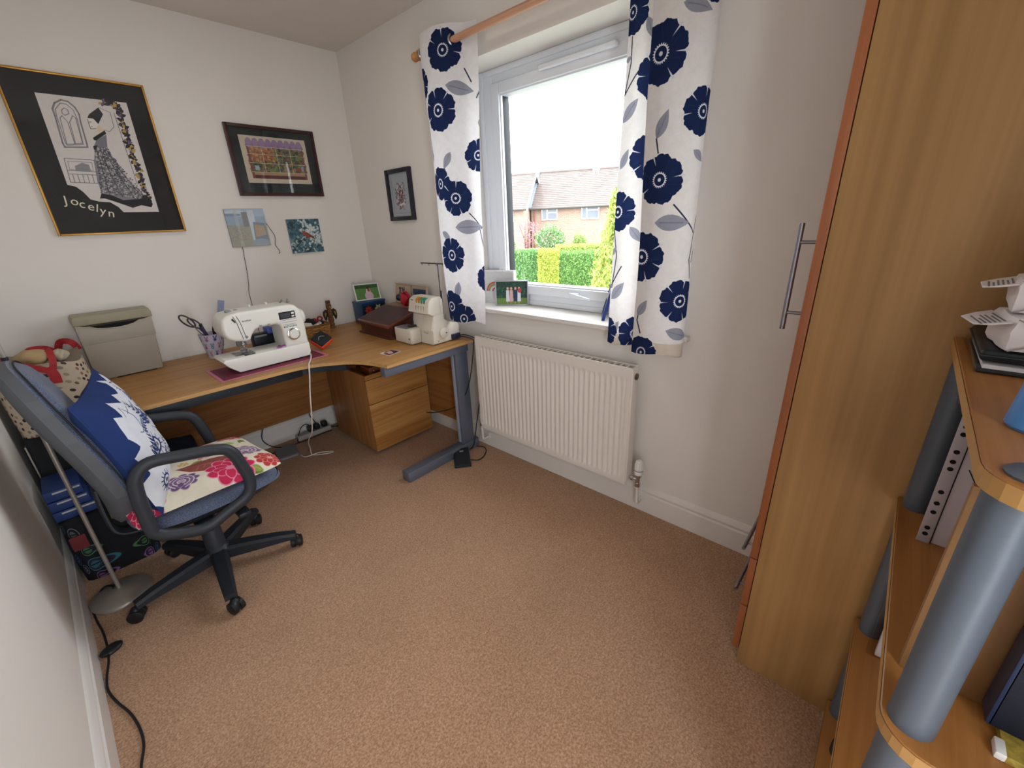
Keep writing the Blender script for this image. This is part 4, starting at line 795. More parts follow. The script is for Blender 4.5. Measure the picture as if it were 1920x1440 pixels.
# wicker basket with odds and ends
wick = M('wicker', 'B5854A', .55, var=.25, vs=60); wick2 = M('wicker_dark', '7C5228', .6, var=.2, vs=60)
bk = thing('wicker_basket', 'shallow woven wicker basket behind the sewing machine', 'basket', (-.57, -.19, DZ))
bx0, bx1, by0, by1 = -.665, -.488, -.262, -.13
def rim(z, k, nn=44): 
    out = []
    for i in range(nn):
        t = 2*math.pi*i/nn; c_, s_ = math.cos(t), math.sin(t); sq = lambda q: math.copysign(abs(q)**.4, q)
        out.append(Vector(((bx0+bx1)/2+sq(c_)*((bx1-bx0)/2-k), (by0+by1)/2+sq(s_)*((by1-by0)/2-k), z)))
    return out
wv = MB()
for j in range(7):
    base = rim(DZ+.006+.0098*j, .012-.0016*j); cen = Vector(((bx0+bx1)/2, (by0+by1)/2, 0))
    wv.tube([q+(Vector((q.x, q.y, 0))-cen).normalized()*.0042*(1 if ((i//2)+j) % 2 else -1) for i, q in enumerate(base)], .0048, 6, True)
tag(wv.build('weave', wick, bk), kind='stuff')
MB().tube(rim(DZ+.074, .0), .0065, 8, True).build('rim', wick2, bk)
st = MB(); b1, b2 = rim(DZ+.002, .012), rim(DZ+.074, .001)
for i in range(0, 44, 2): st.tube([b1[i], b2[i]], .0024, 5)
tag(st.build('stakes', wick2, bk), kind='stuff')
MB().box(bx0+.014, by0+.014, DZ, bx1-.014, by1-.014, DZ+.004).build('base', wick2, bk)
def lump(name, label, cat, c, r, mat, seed, amp=.25, pn='body'):
    rg = random.Random(seed); ph = [rg.random()*6 for _ in range(6)]; t = thing(name, label, cat, (c[0], c[1], c[2]-r[2])); nu, nv = 22, 14; vs = []
    for j in range(nv+1):
        for i in range(nu):
            th, fi = math.pi*j/nv, 2*math.pi*i/nu; k = 1+amp*(math.sin(3*fi+ph[0])*math.sin(2*th+ph[1])+.6*math.sin(5*fi+ph[2]+3*th))*math.sin(th)
            vs.append((c[0]+r[0]*k*math.sin(th)*math.cos(fi), c[1]+r[1]*k*math.sin(th)*math.sin(fi), c[2]+r[2]*k*math.cos(th)))
    MB().add(vs, [(j*nu+i, (j+1)*nu+i, (j+1)*nu+(i+1) % nu, j*nu+(i+1) % nu) for j in range(nv) for i in range(nu)]).build(pn, mat, t, ang=80); return t
lump('black_cloth', 'crumpled black cloth heaped at the back of the wicker basket', 'cloth', (-.600, -.185, .80), (.046, .035, .036), M('black_cloth', '16181C', .9, bmp=.3), 3, .18, 'cloth')
t = lump('red_bow', 'red ribbon bow in the right of the wicker basket', 'ribbon', (-.535, -.165, .805), (.012, .012, .012), M('red_ribbon', '8E1F2A', .5), 5, .2, 'knot')
for sx in (-1, 1): MB().torus((-.535+.020*sx, -.168, .815+.004*sx), (.3*sx, 1, .2), .014, .0055, 16, 6).build('bow_loop', M('red_ribbon', '8E1F2A', .5), t)
t = thing('cream_spool', 'fat cream thread cone lying in the left of the wicker basket', 'thread', (-.63, -.225, .79)); MB().lathe([(.012, -.035), (.022, -.03), (.018, .03), (.012, .034)], (-.632, -.222, .80), (1, -.3, -.15), 20).build('thread', M('cream_thread', 'CFC6B4', .8), t); MB().lathe([(.006, -.038), (.006, .04)], (-.632, -.222, .80), (1, -.3, -.15), 12).build('core', white_plastic, t)
t = thing('torch', 'silver and black cylinder lying across the front of the wicker basket', 'torch', (-.57, -.235, .79)); MB().lathe([(.010, -.035), (.012, -.03), (.012, .01), (.015, .016), (.015, .03)], (-.565, -.232, .795), (1, .25, .2), 20).build('barrel', chrome, t); MB().lathe([(.0165, .024), (.0165, .04), (.012, .041)], (-.565, -.232, .795), (1, .25, .2), 20).build('head', M('black_plastic', '17181B', .45), t)
t = thing('white_stick', 'small white plastic stick on the front of the wicker basket', 'tool', (-.59, -.258, .79)); MB().tube([(-.615, -.245, .785), (-.565, -.25, .80)], .005, 8).build('body', white_plastic, t); MB().ball((-.615, -.245, .785), .006).build('tip', white_plastic, t)
# totem pole
tp = thing('totem_pole', 'carved wooden totem pole with folded wings against the back wall', 'ornament', (-.40, -.075, DZ))
tw = wood('totem_wood', '4A2F1E', '7A5230', 'z', .6); tw2 = M('totem_dark', '2A2018', .6); tw3 = M('totem_yellow', '9A8038', .6)
MB().lathe([(.020, 0), (.022, .006), (.017, .012), (.019, .03), (.014, .036), (.018, .05), (.0185, .07), (.013, .076)], (-.398, -.07, DZ), n=14).build('base_figure', tw, tp)
MB().lathe([(.014, 0), (.019, .008), (.020, .03), (.018, .05), (.014, .058)], (-.398, -.07, DZ+.074), n=14).build('middle_figure', tw, tp)
MB().lathe([(.014, 0), (.018, .008), (.018, .03), (.012, .042)], (-.398, -.07, DZ+.13), n=14).build('head', tw, tp)
for s_ in (-1, 1):
    MB().box(-.398+.0085*s_-.007, -.077, DZ+.168, -.398+.0085*s_+.007, -.063, DZ+.19, .003).build('ear', tw, tp)
    wg = MB().prism([(-.398+s_*x, z) for x, z in ((.012, .845), (.03, .852), (.046, .838), (.049, .812), (.043, .785), (.034, .775), (.024, .80), (.014, .818))][::s_], -.078, -.068, 'y', bev=.002).build('wing', tw2, tp)
    MB().prism([(-.398+s_*x, z) for x, z in ((.026, .832), (.036, .834), (.041, .818), (.038, .802), (.031, .812))][::s_], -.0795, -.078, 'y').build('wing_panel', tw3, wg)
    MB().ball((-.398+.008*s_, -.088, DZ+.158), .004).build('eye', tw2, tp)
MB().tube([(-.398, -.086, DZ+.148), (-.398, -.104, DZ+.138)], [.006, .002], 8).build('beak', tw3, tp)
# blue flower box and white photo frame
fb = thing('flower_tin', 'dark blue box painted with red and cream flowers in the desk corner', 'box', (-.125, -.13, DZ))
p = Paint(.19, .15, 1600, '1D3A5E'); p.rect(.008, .008, .182, .135, '16202C')
def daisy(cx, cy, r, c1, c2, n=8):
    for i in range(n): a = 2*math.pi*i/n; p.ell(cx+.55*r*math.cos(a), cy+.55*r*math.sin(a), r*.5, r*.26, c1, a)
    p.ell(cx, cy, r*.26, r*.26, c2)
daisy(.05, .10, .030, 'A83A38', '6A2028'); daisy(.13, .105, .028, 'C9C79A', '5E7A3A', 6); daisy(.06, .035, .03, 'D8D2B4', 'A8B060', 7); daisy(.14, .035, .026, '6A8A4A', 'C9C08A', 6)
MB().box(-.218, -.186, DZ, -.030, -.066, .868, .002).build('body', M('blue_tin', '1F4468', .4), fb)
MB().quad((-.217, -.1868, DZ+.001), (-.031, -.1868, DZ+.001), (-.031, -.1868, .862), (-.217, -.1868, .862)).build('painted_front', p.mat('tin_print', .4), fb)
MB().box(-.221, -.189, .862, -.027, -.063, .874, .003).build('lid', M('blue_tin', '1F4468', .4), fb)
def people(p, w, h, specs):
    for x, hh, c1, c2 in specs:
        p.ell(x*w, (hh+.03)*h, .035*w, .055*h, c2); p.poly([(x*w-.06*w, .10*h), (x*w-.045*w, (hh-.03)*h), (x*w+.045*w, (hh-.03)*h), (x*w+.06*w, .10*h)], c1); p.ell(x*w, (hh+.05)*h, .03*w, .03*h, '4A3428')
def photo(name, label, c, xd, up, w, h, p, fr_mat, bw, depth=.012, stand=True, cat='photo frame'):
    xd, up = Vector(xd).normalized(), Vector(up).normalized(); up = (up-xd*up.dot(xd)).normalized(); nz = xd.cross(up); c = Vector(c)
    t = thing(name, label, cat, c); Xm = Matrix(((xd.x, up.x, nz.x, c.x), (xd.y, up.y, nz.y, c.y), (xd.z, up.z, nz.z, c.z), (0, 0, 0, 1)))
    mb = MB(); mb.X = Xm
    for a, b, e, f in ((-w/2, 0, -w/2+bw, h), (w/2-bw, 0, w/2, h), (-w/2+bw, 0, w/2-bw, bw), (-w/2+bw, h-bw, w/2-bw, h)): mb.box(a, b, -depth, e, f, 0, .0015)
    mb.build('frame', fr_mat, t)
    mb = MB(); mb.X = Xm; mb.box(-w/2+bw*.5, bw*.5, -depth+.001, w/2-bw*.5, h-bw*.5, -.0055); mb.build('backing', M('backing_card', '4A4038', .9), t)
    mb = MB(); mb.X = Xm; z = -.005; mb.quad((-w/2+bw, bw, z), (w/2-bw, bw, z), (w/2-bw, h-bw, z), (-w/2+bw, h-bw, z)); mb.build('photograph', p, t)
    if stand: mb = MB(); mb.X = Xm; mb.prism([(0, 0), (0, h*.6), (.003, h*.6), (.003, 0)][::1], -.02, .02, 'x'); 
    return t
p = Paint(.18, .10, 1600, '5E8A4A'); p.rect(0, .075, .18, .10, '3A5A3A'); p.ell(.10, .022, .033, .03, 'D9B9C4'); p.ell(.10, .05, .018, .026, 'E2C8CC'); p.ell(.10, .078, .010, .012, '5A3A30'); p.ell(.104, .06, .009, .012, 'A03A4A')
for i in range(60): p.ell(rg.random()*.18, rg.random()*.1, .004, .003, rg.choice(['4E7A3C', '6E9A58', '3E6A36']), 0, .4, 6)
p.ell(.10, .022, .033, .03, 'D9B9C4', al=.7)
photo('framed_photo', 'white framed photo of a child in a pink dress on the blue flower tin', (-.118, -.130, .875), (1, -.03, -.04), (-.03, .28, 1), .195, .118, p.mat('photo_pink_dress', .25), M('white_frame', 'E3E1E0', .4), .008)
# writing box
wbx = thing('writing_box', 'dark red-brown sloping wooden writing box behind the overlocker', 'box', (-.2, -.54, DZ))
mahog = wood('box_wood', '3E211C', '5E342A', 'y', .35); mahog2 = wood('box_wood_rim', '5A2E22', '7A4432', 'y', .35)
mb = MB().prism([(-.345, DZ), (-.045, DZ), (-.045, .862), (-.13, .862), (-.345, .80)], -.725, -.375, 'y', bev=.002); mb.build('body', mahog, wbx)
MB().prism([(-.365, .792), (-.365, .806), (-.138, .872), (-.133, .858), (-.345, .796)], -.735, -.365, 'y', bev=.002).build('sloping_lid', mahog2, wbx)
MB().prism([(-.35, .8103), (-.345, .8135), (-.15, .870), (-.148, .8685)], -.722, -.378, 'y').build('lid_inlay', M('brown_leather', '43282A', .5, bmp=.1), wbx)
MB().box(-.36, -.732, DZ, -.04, -.368, DZ+.014, .003).build('base_moulding', mahog, wbx)
MB().box(-.134, -.735, .858, -.038, -.365, .872, .002).build('back_ledge', wood('ledge_wood', '7A5A40', '9A7A58', 'y', .4), wbx)
p = Paint(.34, .12, 1500, 'B9A38C'); p.rect(.012, .012, .16, .108, 'C3AE96'); p.rect(.03, .02, .10, .10, '4A3A3E'); 
for i in range(50): p.ell(.03+rg.random()*.07, .02+rg.random()*.08, .006, .008, rg.choice(['7A4048', 'B0A0A0', '3A3440', '905060', 'D0C0B8']), 0, .8, 7)
for i in range(6): p.rect(.108, .035+.01*i, .15, .038+.01*i, '8A7868', .5)
p.rect(.168, .0, .174, .12, '4A3C30'); p.rect(.19, .015, .328, .10, '28486A')
for i in range(60): p.ell(.195+rg.random()*.125, .02+rg.random()*.05, .005, .008, rg.choice(['2A3A5A', '8A5060', '3E7088', 'B08090', '1E2E44']), 0, .8, 7)
photo('double_framed_photo', 'double beige photo frame standing on the writing box behind the overlocker', (-.062, -.555, .8725), (0, -1, 0), (.12, 0, 1), .352, .132, p.mat('double_photo', .3), M('beige_frame', 'B9A894', .5), .006)
rt_ = lump('red_ornament', 'shiny red ornament with a dark ball on the writing box', 'ornament', (-.105, -.56, .914), (.026, .04, .042), M('red_gloss', 'B0202E', .25), 8, .22)
MB().ball((-.115, -.515, .925), .024).build('dark_ball', M('blue_black', '1C2C40', .2), rt_)
MB().tube(smoothpath([(-.11, -.55, .95), (-.11, -.575, .965), (-.108, -.60, .955), (-.105, -.615, .93)]), .007, 8).build('arch', M('red_gloss', 'B0202E', .25), rt_)
t = thing('pink_flower', 'small pink fabric flower on the writing box behind the overlocker', 'ornament', (-.10, -.64, .9)); 
MB().ball((-.09, -.645, .905), (.018, .022, .018)).build('petals', M('pink_cloth', 'B06A90', .7), t); MB().tube([(-.09, -.645, .89), (-.09, -.645, .8725)], .004, 6).build('stem', dark_steel, t)
t = thing('nail_polish', 'small bottle with a black cap on the writing box behind the overlocker', 'bottle', (-.09, -.70, .8725)); MB().box(-.102, -.712, .8725, -.078, -.688, .915, .004).build('bottle', M('grey_glass', '8A8480', .2), t); MB().lathe([(.008, 0), (.006, .03), (.004, .034)], (-.09, -.70, .915), n=14).build('cap', M('black_plastic', '17181B', .45), t)
# overlocker
ov = thing('overlocker', 'cream four-thread overlocker with coloured tension dials on the right of the desk', 'overlocker', (-.2, -.95, DZ))
crm = M('overlocker_plastic', 'D9D2C4', .38, var=.012)
MB().prism([(-.280, DZ+.003), (-.086, DZ+.003), (-.080, .80), (-.088, .818), (-.15, .832), (-.186, .86), (-.186, .90), (-.262, .888), (-.276, .808)], -1.054, -.862, 'y', bev=.006, seg=3).build('body', crm, ov)
MB().prism([(-.300, .905), (-.262, .884), (-.19, .885), (-.186, .968), (-.20, .988), (-.256, .990), (-.284, .972)], -1.056, -.868, 'y', bev=.008, seg=3).build('head', crm, ov)
MB().prism([(-.285, .803), (-.20, .803), (-.20, .89), (-.262, .888)], -1.050, -.955, 'y', bev=.004).build('front_cover', crm, ov)
MB().box(-.352, -.945, DZ+.002, -.278, -.778, .812, .010, seg=3).build('free_arm', crm, ov)
MB().box(-.352, -.905, .812, -.27, -.80, .8145, .001).build('needle_plate', M('satin_steel', '8C8A92', .38, .9), ov)
MB().tube([(-.285, -.88, .888), (-.285, -.88, .82)], .003, 8).tube([(-.29, -.895, .888), (-.29, -.895, .83)], .0012, 6).box(-.315, -.90, .816, -.27, -.865, .822, .001).build('presser_foot', dark_steel, ov)
MB().box(-.25, -.885, .83, -.2, -.862, .885, .003).build('looper_gap', M('hole_black', '0E0E12', .9), ov)
MB().lathe([(.031, 0), (.031, .012), (.026, .016), (.004, .0165)], (-.205, -1.054, .782), (0, -1, 0), 28).build('hand_wheel', crm, ov)
MB().lathe([(.004, 0), (.004, .001)], (-.195, -1.0708, .781), (0, -1, 0), 10).build('wheel_mark', dark_gap, ov)
MB().lathe([(.003, 0), (.003, .001)], (-.245, -1.0545, .737), (0, -1, 0), 10).build('screw', dark_gap, ov)
MB().lathe([(.005, 0), (.005, .001)], (-.3525, -.925, .755), (-1, 0, 0), 10).build('screw', dark_gap, ov)
MB().box(-.212, -1.060, .895, -.192, -1.054, .972, .003).build('side_lever', crm, ov)
for k, c_ in enumerate(('C08A2E', 'B07024', '2E8C74', '2A7C68')):
    y = -.945-.0235*k
    dl_ = MB().lathe([(.021, -.006), (.0225, -.004), (.0225, .004), (.021, .006)], (-.268, y, .966), (0, 1, 0), 28).build('tension_dial', M('dial_'+c_, c_, .45), ov)
    MB().box(-.2995+.002, y-.0012, .905, -.291, y+.0012, .943).build('thread_slot', M('slot_shade', 'A8A294', .6), ov)
text('maker_name', 'brother', .008, M('logo_blue', '3A5A8A', .6), ov, (-.2865, -.888, .968), (0, -1, 0), (.25, 0, 1))
text('model_name', 'lock  overlock', .0065, M('logo_grey', '8A8274', .6), ov, (-.2815, -.975, .785), (0, -1, 0), (.05, 0, 1))
sp = MB(); sp.tube([(-.11, -.943, .825), (-.11, -.943, 1.155)], .0028, 8).tube([(-.11, -.952, .825), (-.11, -.952, 1.0)], .0036, 8)
std = sp.build('stand_post', M('grey_rod', '55575C', .4, .6), ov)
MB().box(-.113, -1.005, 1.150, -.107, -.785, 1.157, .001).build('stand_bar', M('grey_rod', '55575C', .4, .6), ov)
for y in (-.80, -.865, -.935, -.995): MB().torus((-.112, y, 1.146), (1, 0, 0), .005, .0012, 14, 6).build('thread_eye', M('grey_rod', '55575C', .4, .6), ov)
MB().tube([(-.11, -1.0, 1.154), (-.115, -1.004, 1.09)], .0012, 6).build('thread_end', wire, ov)
for y in (-.96, -1.01): MB().tube([(-.14, y, .822), (-.14, y, .875)], .002, 6).box(-.147, y-.012, .826, -.133, y+.012, .829, .001).build('spool_pin', grey_pl, ov)
MB().box(-.15, -1.068, .728, -.088, -1.052, .758, .003).build('power_plug', M('blue_black_plug', '202A48', .45), ov)
tag(MB().tube(smoothpath([(-.10, -1.068, .745), (-.075, -1.10, .745), (-.05, -1.152, .725), (-.048, -1.158, .69), (-.06, -1.16, .5), (-.055, -1.16, .35), (-.09, -1.155, .2), (-.12, -1.145, .05), (-.14, -1.13, .012), (-.16, -1.12, .02), (-.19, -1.13, .03)], 8), .0032, 8).build('power_cord', M('black_cable', '121318', .55)), 'black cable from the overlocker plug down to the black foot pedal', 'cable')
tag(MB().tube(smoothpath([(-.12, -1.07, .74), (-.10, -1.11, .742), (-.075, -1.15, .728), (-.072, -1.158, .69), (-.12, -1.14, .45), (-.15, -1.05, .3), (-.16, -.85, .2), (-.15, -.70, .15), (-.12, -.62, .10), (-.10, -.58, .05)], 8), .003, 8).build('power_cord', M('black_cable', '121318', .55)), 'black cable swinging behind the desk leg towards the skirting', 'cable')
fp_ = thing('foot_pedal', 'black foot pedal on the carpet by the desk leg', 'foot pedal', (-.26, -1.15, 0))
Xp = Matrix.Translation((-.262, -1.185, 0)) @ Matrix.Rotation(R(52), 4, 'Z')
mb = MB(); mb.X = Xp; mb.prism([(-.075, .004), (.075, .004), (.075, .048), (-.075, .022)], -.048, .048, 'y', bev=.006, seg=3); mb.build('pedal', M('charcoal_plastic', '262A30', .5), fp_)
mb = MB(); mb.X = Xp; mb.box(-.078, -.05, .0005, .078, .05, .008, .003); mb.build('base', M('black_plastic', '17181B', .45), fp_)
mb = MB(); mb.X = Xp; mb.box(.04, -.012, .040, .055, .012, .046, .002); mb.build('badge', grey_pl, fp_)
tag(MB().tube(smoothpath([(-.235, -1.235, .015), (-.20, -1.262, .008), (-.149, -1.257, .006), (-.09, -1.22, .006), (-.065, -1.172, .006), (-.085, -1.125, .006), (-.15, -1.085, .0665), (-.19, -1.10, .05)], 8), .0032, 8).build('pedal_cord', M('black_cable', '121318', .55)), 'black cable looping on the carpet beside the black foot pedal', 'cable')
p = Paint(.1, .07, 2200, 'D6C9C8'); p.rect(.004, .004, .096, .066, '7A3A38'); p.rect(.05, .02, .096, .066, '3A2E34'); p.ell(.035, .035, .018, .014, 'D2A89A'); p.ell(.06, .03, .02, .012, 'C9A8A0'); p.rect(.004, .004, .03, .02, 'C8BEC4'); p.ell(.07, .05, .015, .01, '1E2030')
cd_ = thing('photo_print', 'loose colour photograph lying on the desk in front of the overlocker', 'photograph', (-.505, -.955, DZ))
mb = MB(); A, B, C_, D_ = [Vector((x, y, DZ+.001)) for x, y in ((-.551, -.922), (-.548, -1.006), (-.454, -.983), (-.468, -.911))]; dz = Vector((0, 0, .0008))
mb.add([A, B, C_, D_, A-dz, B-dz, C_-dz, D_-dz], [(0, 4, 5, 1), (1, 5, 6, 2), (2, 6, 7, 3), (3, 7, 4, 0), (7, 6, 5, 4)]); mb.build('card', M('white_frame', 'E3E1E0', .4), cd_)
MB().quad(A, B, C_, D_).build('picture_side', p.mat('card_print', .25), cd_)

# ------------------------------------------------------------------ window sill
SZ = .9102
p = Paint(.19, .14, 1500, '2E4A3A'); p.rect(0, 0, .19, .04, '6E8A4A')
for i in range(140): p.ell(rg.random()*.19, .045+rg.random()*.09, .008, .006, rg.choice(['1E3640', '2E5048', '24403A', '3E6A50', '1A2E3A']), rg.random()*3, .7, 7)
for x, c1 in ((.07, 'D9D6DE'), (.092, 'D8A8A8'), (.118, '2A3A5E'), (.14, 'D8E0E6')): p.poly([(x-.011, .018), (x-.009, .088), (x+.009, .088), (x+.011, .018)], c1); p.ell(x, .098, .007, .009, 'D8A890'); p.line([(x-.003, .018), (x-.003, .005)], .004, 'C89A84')
p.ell(.143, .085, .012, .014, 'C0404A')
photo('framed_photo', 'silver framed photo of four people standing outdoors on the window sill', (.104, -1.318, SZ), (.56, -.82, 0), (.06, .05, 1), .192, .142, p.mat('photo_four', .25), M('silver_frame', 'A9AAB4', .35, .7), .007)
p = Paint(.18, .18, 1500, 'D9D8D6')
for r_, c1 in ((.062, 'B85A48'), (.054, 'C8946A'), (.046, '7A9A6A'), (.038, 'D9D8D6'), (.026, 'C05A6A'), (.016, 'D9D8D6')): p.ell(.075, .06, r_, r_, c1)
p.rect(.0, .0, .18, .06, 'D9D8D6')
photo('framed_rainbow', 'white box frame with a felt rainbow on the window sill', (.128, -1.185, SZ), (.25, -.97, 0), (.06, .02, 1), .215, .19, p.mat('rainbow_print', .8), M('white_frame', 'E3E1E0', .4), .012, .03)
p = Paint(.15, .2, 900, 'C6B8A0'); p.rect(.02, .02, .13, .18, '7A6A58')
photo('blue_framed_photo', 'dark blue photo frame leaning on the window sill beside the right curtain', (.105, -1.905, SZ), (-.85, -.5, 0), (.13, -.22, 1), .15, .2, p.mat('photo_blue_frame', .3), M('royal_blue', '1F3F86', .3), .018, .015)

# ------------------------------------------------------------------ swivel chair
ch_plastic = M('chair_plastic', '2B2F36', .5, var=.04, bmp=.1, bs=500); shell_grey = M('chair_shell_grey', '54575C', .55, bmp=.12, bs=500)
m, nt, nn, ln, b = nodes('chair_fabric'); n1 = noise(nt, 420, 2, .7)
r1 = ramp(nt, n1.outputs[0], [(.35, lin('343C4E')), (.62, lin('66708A'))]); ln.new(r1.outputs[0], b.inputs['Base Color']); b.inputs['Roughness'].default_value = .95; b.inputs['Specular IOR Level'].default_value = .1; b.inputs['Sheen Weight'].default_value = .3
bump(nt, n1.outputs[0], b, .4, .002); ch_fab = m
CC = Vector((-1.508, -1.010, 0)); chair = thing('office_chair', 'blue-grey swivel office chair with loop armrests by the left wall', 'chair', CC)
HUB = M('chair_black', '22262D', .5, var=.03)
cb = MB(); cb.lathe([(.045, .065), (.05, .07), (.05, .11), (.038, .125), (.034, .13)], CC, n=24); cb.build('base_hub', HUB, chair)
for k in range(5):
    a = R(46+72*k); d = Vector((math.cos(a), math.sin(a), 0)); sd = Vector((-d.y, d.x, 0)); mb = MB()
    secs = []
    for t, w_, zl, zh in ((.035, .031, .062, .116), (.12, .029, .062, .110), (.24, .024, .062, .096), (.30, .021, .060, .084)):
        c = CC+d*t; secs.append([c+sd*w_+Vector((0, 0, zl)), c-sd*w_+Vector((0, 0, zl)), c-sd*w_+Vector((0, 0, zh-.01)), c-sd*w_*.65+Vector((0, 0, zh)), c+sd*w_*.65+Vector((0, 0, zh)), c+sd*w_+Vector((0, 0, zh-.01))])
    vs = [p_ for s_ in secs for p_ in s_]; fs = [(i*6+j, i*6+(j+1) % 6, (i+1)*6+(j+1) % 6, (i+1)*6+j) for i in range(3) for j in range(6)]+[tuple(range(6))[::-1], tuple(18+j for j in range(6))]
    mb.add(vs, fs); leg = mb.build('leg', HUB, chair)
    t0 = CC+d*.295; ca = a+1.9+1.1*k; cx_ = Vector((math.cos(ca), math.sin(ca), 0)); cy_ = Vector((-cx_.y, cx_.x, 0)); wc = t0+cy_*.012+Vector((0, 0, .026)); mb = MB()
    mb.lathe([(.02, -.024), (.026, -.021), (.026, -.006), (.021, -.004), (.021, .004), (.026, .006), (.026, .021), (.02, .024)], wc, cx_, 22); mb.tube([t0+Vector((0, 0, .03)), t0+Vector((0, 0, .066))], .008, 8)
    mb.ball((wc.x, wc.y, .034), (.021, .021, .029), 14, 8); mb.build('castor', M('black_plastic', '17181B', .45), leg)
MB().lathe([(.038, .10), (.034, .25), (.031, .255), (.030, .33), (.027, .34)], CC, n=24).build('gas_column', ch_plastic, chair)
FA = R(1); cf = Vector((math.cos(FA), math.sin(FA), 0)); cs2 = Vector((-cf.y, cf.x, 0))
Lc = lambda f, s, z: CC+cf*f+cs2*s+Vector((0, 0, z))
mb = MB(); mb.X = Matrix(((cf.x, cs2.x, 0, CC.x), (cf.y, cs2.y, 0, CC.y), (0, 0, 1, 0), (0, 0, 0, 1))); CX_ = mb.X
mb.box(-.10, -.075, .325, .10, .075, .368, .012); mb.build('mechanism', ch_plastic, chair)
mb = MB(); mb.X = CX_; mb.tube([(.05, -.07, .345), (.09, -.15, .325)], .006, 8).box(.075, -.20, .305, .12, -.14, .328, .008); mb.build('height_lever', HUB, chair)
def seatf(k, top):
    def f(u, v):
        a, r = 2*math.pi*u, v; c_, s_ = math.cos(a), math.sin(a); sq = lambda q, e: math.copysign(abs(q)**e, q)
        fx = sq(c_, .62)*(.255*k)*r+.032; fy = sq(s_, .62)*(.238*k)*r
        e = max(0, 1-r**7)**.5; front = max(0, (fx-.15)/.14)**2*.03
        z = (.418+.036*e-.010*(1-min(1, (abs(fy)/.24)**2))*0-front) if top else (.418-.045*e-front*.4)
        return Lc(fx, fy, z)
    return f
MB().grid(seatf(1, True), 44, 12).build('seat', ch_fab, chair, ang=180)
MB().grid(seatf(.985, False), 44, 10, flip=True).build('seat_shell', ch_plastic, chair, ang=180)
spl = lambda ks, t: float(np.interp(t, [k[0] for k in ks], [k[1] for k in ks]))
BZ0, BZ1 = .425, 1.035
def backp(t): return spl(((0, -.215), (.12, -.205), (.25, -.206), (.45, -.232), (.7, -.272), (1, -.318)), t)
def backf(front):
    def f(u, v):
        a, r = 2*math.pi*u, v; sq = lambda q, e: math.copysign(abs(q)**e, q)
        py = sq(math.cos(a), .62)*r; pz = sq(math.sin(a), .7)*r; t = (pz+1)/2
        w_ = spl(((0, .165), (.25, .20), (.6, .208), (.85, .20), (1, .18)), t); e = max(0, 1-r**5)**.5
        off = (.046*e+.020) if front else (-.030*e-.004); wrap = .018*(py*py)*(1 if front else .6)
        return Lc(backp(t)+off+wrap-.02, py*w_, BZ0+(BZ1-BZ0)*t)
    return f
MB().grid(backf(True), 48, 14).build('backrest', ch_fab, chair, ang=180)
mb = MB(); mb.grid(backf(False), 48, 12, flip=True)
for i in range(48):
    A = [backf(False)(i/48, 1), backf(False)((i+1)/48, 1), backf(True)((i+1)/48, 1), backf(True)(i/48, 1)]; mb.add(A, [(0, 1, 2, 3)])
mb.build('back_shell', shell_grey, chair, ang=85)
pts = [backf(True)(i/48, .985) for i in range(48)]; MB().tube(pts, .0026, 6, True).build('piping', M('piping_black', '1E2026', .7), chair)
MB().tube(smoothpath([Lc(-.05, 0, .345), Lc(-.16, 0, .345), Lc(-.25, 0, .37), Lc(-.265, 0, .45), Lc(-.262, 0, .56)]), .022, 10, sq=(.45, 1.6)).build('back_support', ch_plastic, chair)
AP = [(-.175, .46), (-.172, .60), (-.155, .655), (-.115, .681), (-.03, .667), (.07, .644), (.108, .615), (.128, .545), (.138, .475), (.115, .42), (.04, .39), (-.04, .366), (-.13, .40), (-.165, .425)]
for s_ in (-1, 1):
    MB().tube(smoothpath([Lc(f, .243*s_, z) for f, z in AP], 5, True), .021, 12, True, sq=(1.0, .85)).build('armrest', ch_plastic, chair)
    MB().tube([Lc(-.03, .243*s_, .378), Lc(-.03, .18*s_, .365), Lc(-.03, .08*s_, .36)], .02, 10, sq=(.5, 1.6)).build('arm_bracket', ch_plastic, chair)
# navy and white cushion against the backrest
p = Paint(1, 1, 700, '1C3268'); q = random.Random(21)
blob = [(.0, .10), (.06, .02), (.40, .03), (.70, .02), (.97, .04), (.98, .4), (.985, .8), (.93, .97), (.80, .93), (.74, .98), (.62, .86), (.50, .90), (.46, .82), (.30, .90), (.24, .76), (.15, .80), (.10, .62), (.14, .52), (.05, .48), (.07, .32), (.0, .28)]
p.poly(blob, 'D9DCE4')
def fern(x, y, a, L, n, col):
    p.line([(x, y), (x+L*math.cos(a), y+L*math.sin(a))], .009, col)
    for i in range(n):
        t = (i+1)/n; cx, cy = x+L*t*math.cos(a), y+L*t*math.sin(a); l = L*.34*(1.1-t*.7)
        for sg in (-1, 1): p.leaf(cx, cy, cx+l*math.cos(a+sg*.85), cy+l*math.sin(a+sg*.85), .16, col)
for x, y, a, L in ((.25, .3, 1.1, .3), (.45, .2, .5, .28), (.62, .5, 1.9, .3), (.8, .3, 1.3, .32), (.55, .08, .2, .3), (.35, .55, .3, .25), (.85, .7, 2.2, .22)): fern(x, y, a, L, 7, q.choice(['1E3468', '243C72', '3A4A74']))
for x, y, r_ in ((.40, .40, .09), (.70, .18, .07), (.75, .62, .08), (.2, .16, .06)):
    p.ell(x, y, r_, r_*.8, '1E3468'); p.ell(x, y, r_*.72, r_*.55, 'D9DCE4'); p.ell(x, y, r_*.3, r_*.25, '5A5A66')
    for i in range(14): an = i*.45; p.line([(x+r_*.8*math.cos(an), y+r_*.7*math.sin(an)), (x+r_*1.5*math.cos(an), y+r_*1.3*math.sin(an))], .008, '1E3468')
